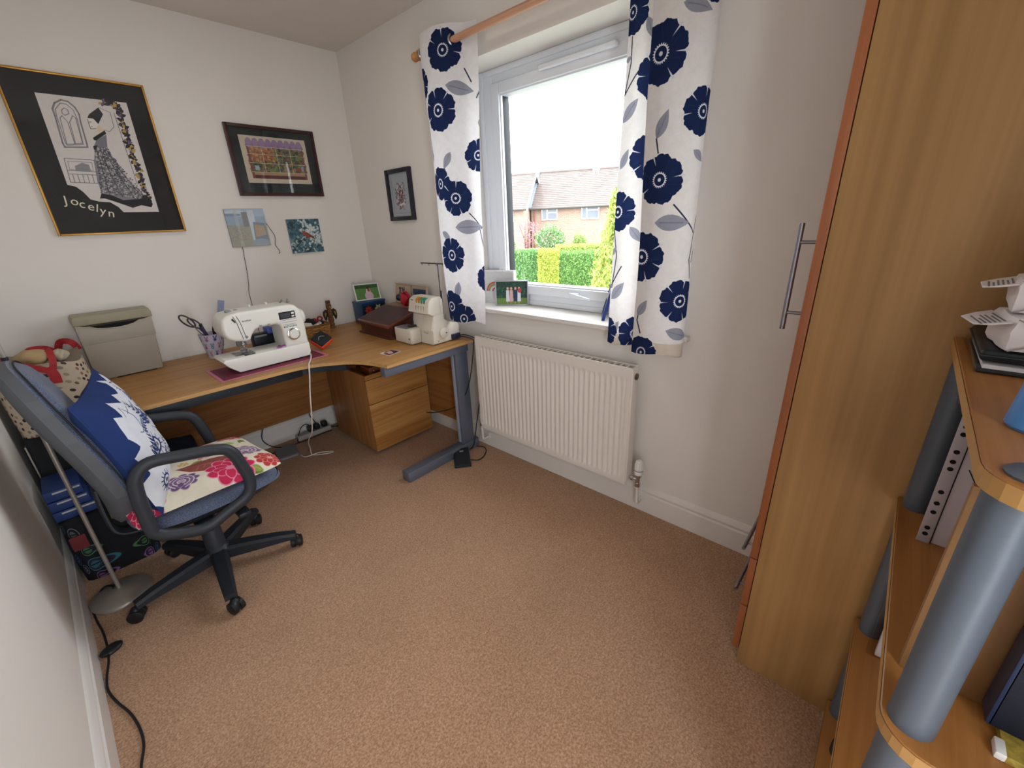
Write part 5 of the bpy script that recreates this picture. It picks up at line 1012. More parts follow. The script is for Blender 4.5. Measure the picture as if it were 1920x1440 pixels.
for i in range(16):
    x, y = .15+.75*q.random(), .1+.75*q.random(); pp = [(x, y)]
    for k in range(4): pp.append((pp[-1][0]+q.gauss(.03, .03), pp[-1][1]+q.gauss(.0, .05)))
    p.line(pp, .007, q.choice(['1E3468', '6A6A78']))
cu = thing('navy_cushion', 'navy cushion with a white leaf drawing propped against the chair back', 'cushion', Lc(-.15, -.02, .49))
an_ = (cf*.94-cs2*.24+Vector((0, 0, .22))).normalized(); ay_ = (Vector((0, 0, 1))-cf*.16-an_*an_.dot(Vector((0, 0, 1))-cf*.16)).normalized(); ax_ = ay_.cross(an_)
mb = MB(); pillow(mb, Lc(-.135, -.02, .70), ax_, ay_, an_, .42, .46, .15, 0, 1, 18, .006, 2); mb.build('cover', [p.mat('cushion_print', .85, .2, 700), M('navy_back', '1C3468', .85, bmp=.25, bs=500)], cu, ang=180)
# floral seat cushion
p = Paint(1, 1, 700, 'DDD5C0'); q = random.Random(5)
def blossom(x, y, r_, c1, c2, n=9):
    for j, k in ((1, 1), (.68, .5)):
        for i in range(n): a = 2*math.pi*(i+.5*(j < 1))/n; p.ell(x+r_*.55*j*math.cos(a), y+r_*.55*j*math.sin(a), r_*.42*j, r_*.30*j, c2, a); p.ell(x+r_*.55*j*math.cos(a), y+r_*.55*j*math.sin(a), r_*.37*j, r_*.25*j, c1, a)
    p.ell(x, y, r_*.18, r_*.18, c2)
for i in range(16): x, y = q.random(), q.random(); p.leaf(x, y, x+.1*math.cos(i), y+.1*math.sin(i), .28, q.choice(['8C9A4A', 'A8B060', '6E7E3C']), 'C9CC90')
p.poly([(.58, .38), (.70, .44), (.78, .52), (.74, .74), (.62, .72), (.56, .54)], '8E4A44')
for k in range(5): p.line([(.60+.03*k, .42+.05*k), (.66+.02*k, .52+.04*k), (.72, .48+.05*k)], .008, 'A86A60')
for x, y, r_, c1, c2 in ((.86, .66, .17, 'C02850', 'E08AA0'), (.90, .10, .14, 'B82A4A', 'E09AA8'), (.80, .36, .12, '6E5478', 'B49AB4'), (.62, .86, .13, '7A6080', 'C0AABC'), (.36, .30, .13, 'C88A7A', 'E6C4B4'), (.22, .64, .12, 'C96A6E', 'E8B4AC'), (.12, .90, .11, 'B84A58', 'E2A0A4'), (.10, .12, .10, 'C8A050', 'E2CC90'), (.88, .94, .12, 'B03A3C', 'DC9A8A'), (.45, .62, .10, 'C98A8A', 'E6C8BC')): blossom(x, y, r_, c1, c2)
for x, y in ((.80, .36), (.62, .86)):
    for k in range(4): p.line([(x+.03*k*math.cos(t), y+.026*k*math.sin(t)) for t in np.linspace(0, 5.5, 14)], .008, 'D8C8D2')
for i in range(12): x, y = .6*q.random(), q.random(); blossom(x, y, .03+.02*q.random(), q.choice(['C98A7A', 'B85A60', 'D0A860']), 'E6D0B8', 6)
sc_ = thing('floral_cushion', 'flat floral patchwork cushion lying on the office chair seat', 'cushion', Lc(0, 0, .455))
mb = MB(); pillow(mb, Lc(.012, -.002, .488), -cs2*.98+cf*.10, cf, Vector((0, 0, 1)), .455, .53, .085, 0, 0, 18, .004, 4, .11)
for v_ in mb.v:
    l = (v_-CC); ff = l.dot(cf); ss = l.dot(cs2)
    v_.z -= .022*min(1, max(0, (abs(ss)-.16)/.06))
    if ff < -.16 and ss < -.12: v_.z -= .09*min(1, (-.16-ff)/.10)*min(1, (-.12-ss)/.12)
mb.build('cover', p.mat('floral_print', .85, .15, 700), sc_, ang=180)

# ------------------------------------------------------------------ left corner: lamp, bags, boxes
lamp_metal = M('lamp_satin_metal', 'A8A098', .42, .55, var=.03)
LX, LY = -1.834, -.850
fl = thing('floor_lamp', 'slim satin metal floor lamp with a round base behind the office chair', 'floor lamp', (LX, LY, 0))
MB().lathe([(.094, 0), (.0995, .003), (.0995, .010), (.093, .019), (.06, .032), (.02, .038), (.012, .040)], (LX, LY, 0), n=48).build('base', lamp_metal, fl)
MB().tube([(LX, LY, .03), (LX, LY, 1.02)], .0075, 14).tube([(LX, LY, 1.02), (LX, LY, 1.62)], .0062, 14).build('pole', lamp_metal, fl)
MB().lathe([(.0088, -.006), (.0092, 0), (.0088, .006)], (LX, LY, 1.02), n=16).build('joint_ring', dark_steel, fl)
MB().lathe([(.012, 0), (.03, .01), (.085, .07), (.088, .072), (.03, .018)], (LX, LY, 1.61), n=32).build('uplighter_bowl', lamp_metal, fl)
MB().box(LX-.02, LY+.012, .034, LX-.005, LY+.028, .044, .003).build('cord_grip', M('black_plastic', '17181B', .45), fl)
lc = thing('lamp_cord', 'black floor lamp cable with a foot switch along the left wall', 'cable', (-1.91, -1.15, 0))
MB().tube(smoothpath([(LX-.012, LY+.03, .040), (-1.875, -.79, .034), (-1.905, -.79, .008), (-1.925, -.84, .005), (-1.922, -.93, .005), (-1.912, -1.02, .005), (-1.908, -1.10, .01), (-1.907, -1.155, .014), (-1.913, -1.21, .01), (-1.925, -1.27, .005), (-1.928, -1.33, .005), (-1.914, -1.40, .005), (-1.892, -1.475, .005), (-1.880, -1.55, .005), (-1.880, -1.62, .005), (-1.898, -1.70, .005), (-1.91, -1.85, .005), (-1.915, -2.2, .005)], 8), .0036, 8).build('cable', M('black_cable', '121318', .55), lc)
mb = MB(); mb.X = Matrix.Translation((-1.899, -1.152, .012)) @ Matrix.Rotation(R(20), 4, 'Z'); mb.ball((0, 0, 0), (.034, .024, .012), 22, 12); mb.build('foot_switch', M('black_plastic', '17181B', .45), lc)
def softbox(mb, x0, y0, z0, x1, y1, z1, e=.32, bul=.02, n=26, k=16, seed=0, amp=.006, mi=0):
    """upright soft-sided bag body, UV wraps round it"""
    def f(u, v):
        a = 2*math.pi*u; sq = lambda q: math.copysign(abs(q)**e, q); bl = 1+bul*math.sin(math.pi*v)+amp*math.sin(5*a+seed+4*v)
        return Vector(((x0+x1)/2+sq(math.cos(a))*(x1-x0)/2*bl, (y0+y1)/2+sq(math.sin(a))*(y1-y0)/2*bl, z0+(z1-z0)*v+amp*math.sin(3*a+seed)*v))
    mb.grid(f, n*2, k, mi); return f
# storage crate carrying the spotted bag
tag(MB().box(-1.925, -.375, 0, -1.665, -.03, .60, .012, seg=3).build('storage_crate', M('charcoal_cloth', '1E2022', .9, bmp=.2)), 'tall charcoal fabric box in the corner under the spotted bag', 'box')
p = Paint(1, .42, 1100, 'C2B29C'); q = random.Random(9); pts_ = []
for i in range(900):
    x, y = q.random(), q.random()*.42
    if all((x-a)**2+(y-b_)**2 > .026**2 for a, b_ in pts_): pts_.append((x, y)); p.ell(x, y, .0085, .0105, q.choice(['2E2C30', '3C3230', '5A2A2E', '8A6A54', '6E625A', '4A4440', '8C8078', 'A08C78']), q.random())
pb = thing('spotted_bag', 'cream shopping bag with coloured spots and red handles beside the desk end', 'bag', (-1.79, -.24, .602))
mb = MB(); bf = softbox(mb, -1.925, -.40, .602, -1.650, -.09, .895, .45, .05, seed=1, amp=.012); mb.build('body', p.mat('spot_print', .85, .2, 500), pb, ang=180)
mb = MB(); mb.grid(lambda u, v: (lambda w: Vector((w.x+(-1.79-w.x)*v*.95, w.y+(-.245-w.y)*v*.95, w.z-.05*v)))(bf(u, 1)), 52, 6); mb.build('inside', M('bag_inside', '8E8272', .9), pb, ang=180)
red_tape = M('red_tape', 'A3262C', .6)
def strap(pts, w_, mat, name, parent, t=.003, ref=(0, -1, 0)):
    P = smoothpath(pts, 6); mb = MB(); vs = []; rf_ = Vector(ref)
    for i, a in enumerate(P):
        d = (P[min(i+1, len(P)-1)]-P[max(i-1, 0)]).normalized(); s_ = d.cross(rf_).normalized(); n_ = s_.cross(d).normalized()
        vs += [a+s_*w_/2+n_*t/2, a-s_*w_/2+n_*t/2, a-s_*w_/2-n_*t/2, a+s_*w_/2-n_*t/2]
    k = len(P); fs = [(i*4+j, i*4+(j+1) % 4, (i+1)*4+(j+1) % 4, (i+1)*4+j) for i in range(k-1) for j in range(4)]+[(3, 2, 1, 0), tuple((k-1)*4+j for j in range(4))]
    mb.add(vs, fs).build(name, mat, parent)
strap([(-1.90, -.415, .955), (-1.86, -.425, .93), (-1.80, -.428, .895), (-1.755, -.424, .865)], .024, red_tape, 'handle', pb)
strap([(-1.755, -.424, .865), (-1.742, -.423, .905), (-1.74, -.40, .94), (-1.745, -.37, .95)], .022, red_tape, 'handle', pb)
strap([(-1.765, -.424, .885), (-1.755, -.427, .85), (-1.757, -.428, .815)], .034, red_tape, 'handle_tab', pb)
strap([(-1.83, -.18, .895), (-1.80, -.2, .93), (-1.75, -.19, .925), (-1.72, -.17, .89)], .022, red_tape, 'handle', pb)
strap([(-1.72, -.13, .885), (-1.70, -.15, .935), (-1.665, -.17, .93), (-1.65, -.16, .89)], .026, red_tape, 'handle', pb)
lump('cream_fabric', 'folded cream fabric poking out of the spotted bag', 'fabric', (-1.80, -.25, .905), (.055, .06, .034), M('cream_cloth', 'B89C76', .9, bmp=.2), 4, .15, 'cloth')
lump('cream_fabric', 'small pale fabric piece in the right half of the spotted bag', 'fabric', (-1.715, -.27, .90), (.026, .045, .026), M('pale_cloth', 'BDB09A', .9, bmp=.2), 14, .2, 'cloth')
# emblem bag, blue books
p = Paint(1, .3, 1100, '14151A'); q = random.Random(31); spots = []
for i in range(500):
    x, y, r_ = q.random(), q.random()*.3, .026+.012*q.random()
    if all((x-a)**2+(y-b_)**2 > (r_+c_+.006)**2 for a, b_, c_ in spots):
        spots.append((x, y, r_)); c1 = q.choice(['7A2A5E', '2E6A78', '8A8030', '9A3040', '4A7A4A', '6A6A78', '3A5A8A', '8A5A9A'])
        p.ell(x, y, r_, r_, c1); p.ell(x, y, r_*.86, r_*.86, '14151A' if q.random() < .6 else '2A2430'); p.ell(x, y, r_*.6, r_*.5, c1, q.random()*3, .8); p.line([(x-r_*.5, y), (x+r_*.5, y+r_*.1)], r_*.18, '1A1A20')
eb_ = thing('emblem_bag', 'black cloth bag printed with bright round emblems on the floor behind the chair', 'bag', (-1.80, -.52, 0))
mb = MB(); ef = softbox(mb, -1.925, -.655, .001, -1.665, -.400, .285, .3, .03, seed=3, amp=.008); mb.build('body', p.mat('emblem_print', .8, .15, 500), eb_, ang=180)
mb = MB(); mb.grid(lambda u, v: (lambda w: Vector((w.x+(-1.795-w.x)*v, w.y+(-.527-w.y)*v, w.z+.012*math.sin(3*v))))(ef(u, 1)), 52, 6); mb.build('top_panel', M('black_cloth', '16181C', .9, bmp=.3), eb_, ang=180)
mb = MB(); mb.box(-1.915, -.667, .17, -1.865, -.658, .235, .003); mb.build('patch', M('red_patch', '6E2A2C', .8), eb_)
bcl = M('book_blue', '22386E', .5)
for i, (lb, dx) in enumerate((('bottom blue book of the three stacked on the emblem bag', 0), ('middle blue book of the three stacked on the emblem bag', -.012), ('top blue book of the three stacked on the emblem bag', -.02))):
    z = .302+.047*i; t = thing('blue_book', lb, 'book', (-1.85, -.52, z), 'blue books behind the chair')
    MB().box(-1.925+.0, -.62, z, -1.795+dx, -.43, z+.004, .001).box(-1.925, -.62, z+.038, -1.795+dx, -.43, z+.042, .001).box(-1.925, -.622, z, -1.795+dx, -.617, z+.042, .001).build('cover', bcl, t)
    MB().box(-1.922, -.616, z+.004, -1.80+dx, -.434, z+.038).build('page_block', M('paper', 'E3DDDC', .85), t)
    MB().box(-1.90, -.6245, z+.030, -1.80+dx, -.6215, z+.036).build('title_band', M('band_white', 'B9B4AE', .7), t)
tag(MB().box(-1.932, -.36, .003, -1.927, -.33, .001+.56, 0).build('leaning_slat', lamp_metal), 'thin grey metal slat standing against the left wall by the dark box', 'slat')
nb = thing('navy_bag', 'dark navy bag with an orange patch on the floor under the desk', 'bag', (-1.47, -.3, 0))
mb = MB(); nf = softbox(mb, -1.575, -.40, .001, -1.375, -.22, .35, .4, .05, seed=2, amp=.012); mb.grid(lambda u, v: (lambda w: Vector((w.x+(-1.475-w.x)*v, w.y+(-.31-w.y)*v, w.z+.02*math.sin(1.57*v))))(nf(u, 1)), 52, 5); mb.build('body', M('navy_bag_cloth', '161D30', .8, bmp=.25), nb, ang=180)
MB().box(-1.515, -.416, .27, -1.48, -.406, .34, .003).build('patch', M('mustard_patch', '8A6A30', .8), nb)

# ------------------------------------------------------------------ cables and plugs on the floor
blk = M('black_cable', '121318', .55)
es = thing('extension_lead', 'white extension lead with black plugs against the back skirting under the desk', 'extension lead', (-.70, -.07, 0))
MB().box(-.80, -.098, .001, -.565, -.044, .036, .005).build('socket_strip', M('strip_grey', 'A8A29C', .5), es)
for x in (-.70, -.655, -.60): MB().box(x-.018, -.092, .036, x+.018, -.05, .075, .006).build('plug', M('black_plastic', '17181B', .45), es)
MB().tube(smoothpath([(-.565, -.07, .015), (-.52, -.10, .01), (-.49, -.15, .008), (-.45, -.16, .008)]), .004, 8).build('lead', blk, es)
for lb, pts in (('thin black cable curving down the back skirting behind the foot pedal', [(-.985, -.13, .215), (-.99, -.06, .15), (-1.0, -.045, .09), (-.985, -.05, .05), (-.95, -.075, .02), (-.90, -.11, .008), (-.84, -.12, .005)]), ('thin black cable looping from the first black plug to the carpet', [(-.70, -.07, .075), (-.72, -.065, .095), (-.755, -.062, .08), (-.78, -.068, .045), (-.81, -.10, .012), (-.80, -.125, .005)]), ('thin black cable along the foot of the back skirting', [(-1.05, -.12, .005), (-.95, -.13, .005), (-.86, -.115, .005), (-.76, -.125, .005), (-.66, -.115, .005), (-.575, -.12, .005)]), ('black cable rising from the plugs to the desk underside', [(-.655, -.07, .075), (-.66, -.06, .10), (-.675, -.045, .14), (-.68, -.08, .20)])):
    tag(MB().tube(smoothpath(pts, 6), .003, 7).build('floor_cable', blk), lb, 'cable')
gp = thing('grey_pedal', 'grey plastic foot control on the carpet under the desk', 'foot pedal', (-.93, -.22, 0))
mb = MB(); mb.X = Matrix.Translation((-.927, -.225, 0)) @ Matrix.Rotation(R(-8), 4, 'Z'); mb.prism([(-.05, .001), (.05, .001), (.05, .045), (-.05, .02)], -.062, .062, 'x', bev=.006, seg=3); mb.X = mb.X; mb.build('pedal', M('grey_pedal_plastic', '6E6E70', .5), gp)
mb = MB(); mb.X = Matrix.Translation((-.927, -.225, 0)) @ Matrix.Rotation(R(-8), 4, 'Z'); mb.box(-.05, -.056, .004, .05, -.050, .014, .002); mb.build('front_lip', M('pale_plastic', '8E8E90', .5), gp)

# ------------------------------------------------------------------ outside: lawn, hedge, shrubs, houses
V2 = Vector((.8144, .5803, 0)); U2 = Vector((.5803, -.8144, 0)); GZ = -2.65
E3 = lambda u, d, z: Vector((CAM.x, CAM.y, 0))+U2*u+V2*d+Vector((0, 0, z))
tag(MB().prism([(.32, -14), (60, -60), (60, 60), (.32, 30)], GZ-.2, GZ, 'z').build('ground_outside', M('lawn_green', '80837A', .95, var=.2, vs=2)), kind='structure')
m, nt, nn, ln, b = nodes('far_brick'); mp = coords(nt, 1, 'UV'); br = nn.new('ShaderNodeTexBrick'); ln.new(mp.outputs[0], br.inputs[0]); br.inputs['Scale'].default_value = 1
br.inputs['Brick Width'].default_value = .225; br.inputs['Row Height'].default_value = .075; br.inputs['Mortar Size'].default_value = .008; br.inputs['Color1'].default_value = lin('8E7162'); br.inputs['Color2'].default_value = lin('9E7F6E'); br.inputs['Mortar'].default_value = lin('A09488')
ln.new(br.outputs[0], b.inputs['Base Color']); b.inputs['Roughness'].default_value = .9; brick_far = m
tile_far = M('far_roof_tile', '6A605B', .9, var=.14, vs=2.2); fascia = M('far_white', 'E2E2E4', .6); leadm = M('far_lead', '7E8AA0', .7); gutter = M('far_gutter', '4A4440', .6)
gl_far = M('far_glazing', '5E6674', .15, spec=.6)
def wallquad(mb, a, b, z0, z1, zb=None):
    L = (b-a).length; zb = z1 if zb is None else zb
    mb.add([a+Vector((0, 0, z0)), b+Vector((0, 0, z0)), b+Vector((0, 0, zb)), a+Vector((0, 0, z1))], [(0, 1, 2, 3)], 0, [[(0, z0), (L, z0), (L, zb), (0, z1)]])
def house(label, ul, ur, dl, dr, eave, ridge, back, wins, ridge_pad=(0, 0)):
    """front wall from (ul, dl) to (ur, dr); ridge runs parallel, back metres behind"""
    A, B = E3(ul, dl, 0), E3(ur, dr, 0); dx = (B-A).normalized(); n = Vector((dx.y, -dx.x, 0)); n = n if n.dot(V2) < 0 else -n
    h = thing('terraced_house', label, 'house', (A+B)/2+Vector((0, 0, GZ)))
    w_ = MB(); wallquad(w_, A, B, GZ, eave); A2, B2 = A-n*2*back, B-n*2*back
    for P, Q in ((B, B2), (A2, A)):
        wallquad(w_, P, Q, GZ, eave); mid = (P+Q)/2; L = (Q-P).length
        w_.add([P+Vector((0, 0, eave)), Q+Vector((0, 0, eave)), mid+Vector((0, 0, ridge-.12))], [(0, 1, 2)], 0, [[(0, eave), (L, eave), (L/2, ridge)]])
    wallquad(w_, B2, A2, GZ, eave); w_.build('brick_wall', brick_far, h, smooth=False)
    R_ = MB(); nc = 20; a0 = A-dx*ridge_pad[0]; b0 = B+dx*ridge_pad[1]
    for s_ in (1, -1):
        for k in range(nc):
            def at(P, t, lift): base = P-n*back+n*s_*(back+.35)*(1-t); return Vector((base.x, base.y, eave-.15+(ridge-eave+.15)*t+lift))
            t0, t1 = k/nc, (k+1.15)/nc if k < nc-1 else 1
            a1, b1, a2, b2 = at(a0, t0, .07), at(b0, t0, .07), at(a0, t1, .03), at(b0, t1, .03); dn = Vector((0, 0, -.05))
            R_.add([a1, b1, b2, a2, a1+dn, b1+dn, b2+dn, a2+dn], [(0, 1, 2, 3), (4, 5, 1, 0), (7, 6, 5, 4), (1, 5, 6, 2), (0, 3, 7, 4)])
    rf_ = R_.build('tiled_roof', tile_far, h, smooth=False)
    mb = MB(); mb.tube([a0-n*back+Vector((0, 0, ridge+.06)), b0-n*back+Vector((0, 0, ridge+.06))], .10, 8); mb.build('ridge_tiles', tile_far, rf_)
    mb = MB(); mb.tube([a0+n*.38+Vector((0, 0, eave-.13)), b0+n*.38+Vector((0, 0, eave-.13))], .06, 8); mb.build('gutter', gutter, h)
    for (u0, u1, z0, z1, split) in wins:
        P, Q = A+dx*u0, A+dx*u1; f = MB(); o = n*.03; z = lambda P, t: P+o+Vector((0, 0, t))
        def bar(P, Q, za, zb): f.add([P+o*3+Vector((0, 0, za)), Q+o*3+Vector((0, 0, za)), Q+o*3+Vector((0, 0, zb)), P+o*3+Vector((0, 0, zb)), P-o+Vector((0, 0, za)), Q-o+Vector((0, 0, za)), Q-o+Vector((0, 0, zb)), P-o+Vector((0, 0, zb))], [(0, 1, 2, 3), (4, 5, 1, 0), (3, 2, 6, 7), (0, 3, 7, 4), (1, 5, 6, 2)])
        bw = .07
        bar(P, Q, z0, z0+bw); bar(P, Q, z1-bw, z1); bar(P, P+dx*bw, z0, z1); bar(Q-dx*bw, Q, z0, z1); S = P+dx*(u1-u0)*split; bar(S-dx*bw*.6, S+dx*bw*.6, z0, z1)
        if split < .4: bar(S, Q, z1-.32, z1-.25)
        fr_ = f.build('window_frame', fascia, h, smooth=False)
        for (pa, pb) in ((P, S), (S, Q)): MB().add([z(pa, z0), z(pb, z0), z(pb, z1), z(pa, z1)], [(0, 1, 2, 3)]).build('window_pane', gl_far, fr_, smooth=False)
    return h, A, B, dx, n, rf_
h2, A, B, dx, n, rf2 = house('right-hand far brick house with two white windows under a brown tiled roof', -2.2, 7.5, 31.3, 30.2, 2.08, 4.45, 3.6, [(.72, 1.82, 1.22, 1.98, .36), (3.42, 4.6, 1.18, 2.02, .30), (6.2, 7.4, 1.18, 2.02, .3)], (.2, .3))
fm = MB()
for k_ in (0,):
    q0 = A-dx*.22+n*.40+Vector((0, 0, 2.02)); q1 = A-dx*.22-n*3.6+Vector((0, 0, 4.56)); w_ = dx*.30; l_ = Vector((0, 0, .07))
    fm.add([q0, q0+w_, q1+w_, q1, q0+l_, q0+w_+l_, q1+w_+l_, q1+l_], [(3, 2, 1, 0), (4, 5, 6, 7), (0, 1, 5, 4), (1, 2, 6, 5), (2, 3, 7, 6), (3, 0, 4, 7)])
fm.build('lead_flashing', leadm, rf2, smooth=False)
MB().tube([A+dx*.25+n*.08+Vector((0, 0, z)) for z in (GZ, 1.95)], .05, 8).build('downpipe', M('far_pipe', '8C5A48', .7), h2)
for t in (4.05, 4.3): MB().lathe([(.09, 0), (.09, .22), (.12, .24), (.12, .34)], A+dx*t-n*3.1+Vector((0, 0, 4.15)), n=10).build('roof_vent', fascia, rf2)
for t in (2.0, 4.15):
    mb = MB(); p0 = A+dx*t-n*3.6+Vector((0, 0, 4.45)); mb.tube([p0, p0+Vector((0, 0, .55))], .012, 6)
    mb.tube([p0+Vector((0, 0, .5))-dx*.35, p0+Vector((0, 0, .5))+dx*.35], .01, 6)
    for k in range(5): mb.tube([p0+Vector((0, 0, .5))+dx*(-.3+.15*k)-n*.12, p0+Vector((0, 0, .5))+dx*(-.3+.15*k)+n*.12], .007, 5)
    mb.build('aerial', M('far_aerial', '7A7C84', .5), rf2)
h1, A1, B1, dx1, n1_, rf1 = house('left-hand far brick house whose gable end steps forward of its neighbour', -9.5, -2.55, 29.9, 29.1, 2.05, 4.22, 3.6, [(5.2, 6.35, 1.2, 1.98, .4), (2.4, 3.6, 1.2, 1.98, .4)], (.2, .25))
mb = MB()
for s_ in (1, -1):
    a_ = B1+dx1*.27+n1_*(.4 if s_ > 0 else -7.6)+Vector((0, 0, 1.86)); c_ = B1+dx1*.27-n1_*3.6+Vector((0, 0, 4.22)); o = Vector((0, 0, .2)); mb.add([a_, c_, c_+o, a_+o, a_+dx1*.06, c_+dx1*.06, c_+o+dx1*.06, a_+o+dx1*.06], [(0, 1, 2, 3), (7, 6, 5, 4), (3, 2, 6, 7), (0, 4, 5, 1)])
mb.build('verge_board', fascia, rf1, smooth=False)
for t in (3.9, 4.15): MB().lathe([(.09, 0), (.09, .22), (.12, .24), (.12, .34)], A1+dx1*t-n1_*3.1+Vector((0, 0, 3.95)), n=10).build('roof_vent', fascia, rf1)
mb = MB(); p0 = B1-n1_*3.6+Vector((0, 0, 4.22)); mb.tube([p0, p0+Vector((0, 0, .6))], .012, 6).tube([p0+Vector((0, 0, .55))-dx1*.3, p0+Vector((0, 0, .55))+dx1*.3], .01, 6); mb.build('aerial', M('far_aerial', '7A7C84', .5), rf1)
def leafmat(name, c1, c2):
    m, nt, nn, ln, b = nodes(name); oi = nn.new('ShaderNodeTexCoord'); n1 = noise(nt, 9, 3, .7); r1 = ramp(nt, n1.outputs[0], [(.3, lin(c1)), (.7, lin(c2))])
    ln.new(r1.outputs[0], b.inputs['Base Color']); b.inputs['Roughness'].default_value = .8; b.inputs['Specular IOR Level'].default_value = .15
    tr = nn.new('ShaderNodeBsdfTranslucent'); ln.new(r1.outputs[0], tr.inputs[0]); mx = nn.new('ShaderNodeMixShader'); mx.inputs[0].default_value = .25; ln.new(b.outputs[0], mx.inputs[1]); ln.new(tr.outputs[0], mx.inputs[2]); ln.new(mx.outputs[0], nn['Material Output'].inputs[0]); return m
def leaves(name, pts, size, mat, parent, seed, drop=0):
    rg = np.random.default_rng(seed); n = len(pts); P = np.asarray(pts, float)
    a = rg.normal(size=(n, 3)); a /= np.linalg.norm(a, axis=1)[:, None]; b = rg.normal(size=(n, 3)); b -= a*(a*b).sum(1)[:, None]; b /= np.linalg.norm(b, axis=1)[:, None]
    if drop: b[:, 2] = -abs(b[:, 2])-drop; b /= np.linalg.norm(b, axis=1)[:, None]; a -= b*(a*b).sum(1)[:, None]; a /= np.linalg.norm(a, axis=1)[:, None]
    s = size*(.6+.8*rg.random(n))[:, None]; vs = np.stack([P-b*s, P+a*s*.45, P+b*s*1.1, P-a*s*.45], 1).reshape(-1, 3)-np.array(ORG[parent])
    me = bpy.data.meshes.new(name); me.vertices.add(4*n); me.vertices.foreach_set('co', vs.ravel()); me.loops.add(4*n); me.loops.foreach_set('vertex_index', np.arange(4*n)); me.polygons.add(n); me.polygons.foreach_set('loop_start', np.arange(n)*4)
    me.update(calc_edges=True); me.materials.append(mat); o = bpy.data.objects.new(name, me); COL.objects.link(o); o.parent = parent; ORG[o] = ORG[parent]; return tag(o, kind='stuff')
def hedge(label, u0, u1, d, zt, c1, c2, seed):
    o = E3((u0+u1)/2, d, GZ); h = thing('hedge', label, 'hedge', o); rg = np.random.default_rng(seed); n = int(4200*(u1-u0)/1.3); pts = []
    uu, zz, dd = rg.random(n)*(u1-u0)+u0, rg.random(n)*(zt-GZ)+GZ, d+rg.normal(0, .05, n)
    top = rg.random(n) < .3; zz[top] = zt+rg.normal(0, .04, top.sum()); dd[top] = d+rg.random(top.sum())*1.0
    for u_, d_, z_ in zip(uu, dd, zz): pts.append(tuple(E3(u_, d_, z_)))
    leaves('foliage', pts, .055, leafmat('hedge_leaf_%d' % seed, c1, c2), h, seed)
    a, b, e, f = E3(u0+.02, d+.06, 0), E3(u1-.02, d+.06, 0), E3(u1-.02, d+.95, 0), E3(u0+.02, d+.95, 0)
    MB().prism([(a.x, a.y), (b.x, b.y), (e.x, e.y), (f.x, f.y)], GZ, zt-.05, 'z').build('core', M('hedge_core_%d' % seed, c1, .95), h)
hedge('mid-green clipped hedge at the left below the pink-leaved bush', -6.5, -1.22, 21, -.10, '557E48', '8CB470', 1)
hedge('bright yellow-green hedge section between two greener ones', -1.22, -.18, 20.8, -.08, '98A244', 'BCC464', 2)
hedge('mid-green hedge section beside the yellow conifer', -.18, 2.6, 20.9, -.24, '5E8448', '90B468', 3)
hedge('yellow-green hedge top running behind the middle hedge', -.4, 3.2, 22.4, -.02, '90A250', 'B2C070', 4)
def bush(name, label, u, d, z0, z1, r, c1, c2, seed, n=2600, sz=.06, flowers=None):
    t = thing(name, label, 'shrub', E3(u, d, GZ)); rg = np.random.default_rng(seed); pts = []; fl_ = []
    for i in range(n):
        v = rg.normal(size=3); v /= np.linalg.norm(v); k = (.55+.45*rg.random())*(1+.18*math.sin(5*v[0]+seed)*math.cos(4*v[2]))
        q_ = E3(u+v[0]*r*k, d+v[1]*r*k, (z0+z1)/2+v[2]*(z1-z0)/2*k); (fl_ if flowers and rg.random() < .10 else pts).append(tuple(q_))
    leaves('foliage', pts, sz, leafmat(name+'_leaf_%d' % seed, c1, c2), t, seed)
    if fl_: leaves('blossom', fl_, sz*.9, M('blossom_'+flowers, flowers, .8), t, seed+50)
    st = MB(); rg2 = random.Random(seed)
    for k in range(6): st.tube([E3(u, d, GZ), E3(u+(rg2.random()-.5)*r*.6, d, z0+(z1-z0)*.3), E3(u+(rg2.random()-.5)*r*1.5, d+(rg2.random()-.5)*r, z0+(z1-z0)*.85)], [.035, .022, .008], 6)
    st.build('stems', M('stem_brown', '6A4A3C', .9), t)
bush('flowering_shrub', 'round green shrub with pale blossom beyond the hedge', -.72, 24.2, -.45, 1.08, .88, '4E7244', '86A870', 11, flowers='E6DCE2')
bush('pink_shrub', 'airy pink-leaved shrub in front of the left far house', -2.1, 26.2, -.3, 1.5, .75, 'A8707A', 'C8949C', 12, n=520, sz=.055)
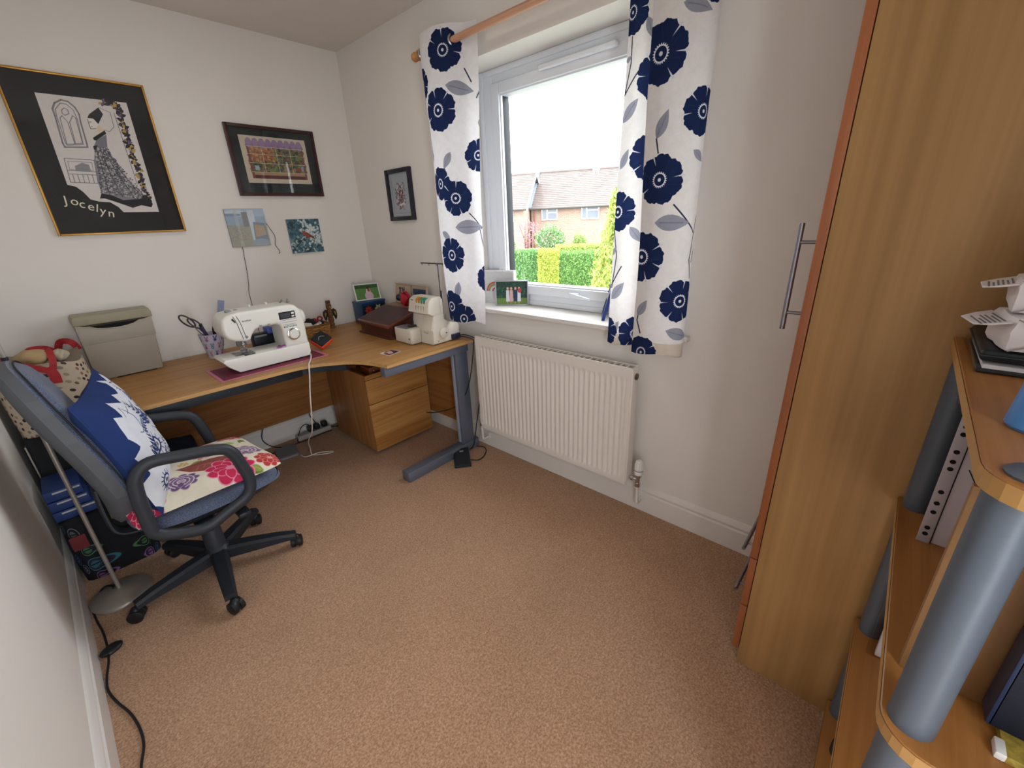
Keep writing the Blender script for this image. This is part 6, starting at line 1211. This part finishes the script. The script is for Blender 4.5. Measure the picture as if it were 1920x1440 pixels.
bush('small_shrub', 'small green shrub in front of the right far house', .88, 24.6, -.6, .52, .42, '6E8E4E', 'A0B86A', 13, n=900)
bush('low_shrub', 'low dark green shrub at the left above the hedge', -3.2, 24, -.6, .3, .7, '4A6A48', '6E8E5E', 14, n=1400)
gw = E3(-2.6, 24.9, GZ); tag(MB().prism([tuple(E3(u_, d_, 0).xy) for u_, d_ in ((-5, 25), (-1.2, 25), (-1.2, 25.2), (-5, 25.2))], GZ, -.22, 'z').build('garden_wall', M('far_render', 'C8C2BC', .9)), 'low pale garden wall behind the left hedge', 'wall')
cn = thing('conifer', 'tall yellow-green conifer with drooping sprays by the window edge', 'tree', E3(1.65, 15, GZ)); pts = []; pts2 = []
for tier in range(15):
    zt = 2.15-tier*.30; rr_ = .12+.078*tier; nb_ = 9+tier
    for k in range(nb_):
        a = 2*math.pi*(k+.5*(tier % 2))/nb_+RNG.normal(0, .15); L = rr_*(.8+.45*RNG.random())
        for j in range(46):
            t = RNG.random()**.6; w_ = RNG.normal(0, .05+.03*t)
            pts_q = E3(1.65+math.cos(a)*L*t+w_*math.sin(a), 15+math.sin(a)*L*t+w_*math.cos(a), zt-.22*t*t-.25*t+RNG.normal(0, .05)-.12*RNG.random())
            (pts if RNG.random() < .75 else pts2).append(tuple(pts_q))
leaves('foliage', pts, .06, leafmat('conifer_leaf', '98A24C', 'C2C878'), cn, 61, drop=.6); leaves('foliage', pts2, .06, leafmat('conifer_dark_leaf', '5E7A34', '869C48'), cn, 62, drop=.6)  # darker green sprays are mixed in at random
MB().tube([E3(1.65, 15, GZ), E3(1.65, 15, 0), E3(1.65, 15, 2.2)], [.14, .09, .012], 10).build('trunk', M('trunk_brown', '5A4636', .9), cn)
wr_ = thing('overhead_wire', 'thin overhead wire above the right far roof', 'wire', E3(1, 33, 4.9)); MB().tube([E3(-1.2, 34, 4.75), E3(1.5, 33, 4.95), E3(5, 32, 5.5)], .014, 5).build('cable', M('far_wire', '9AA0AC', .7), wr_)
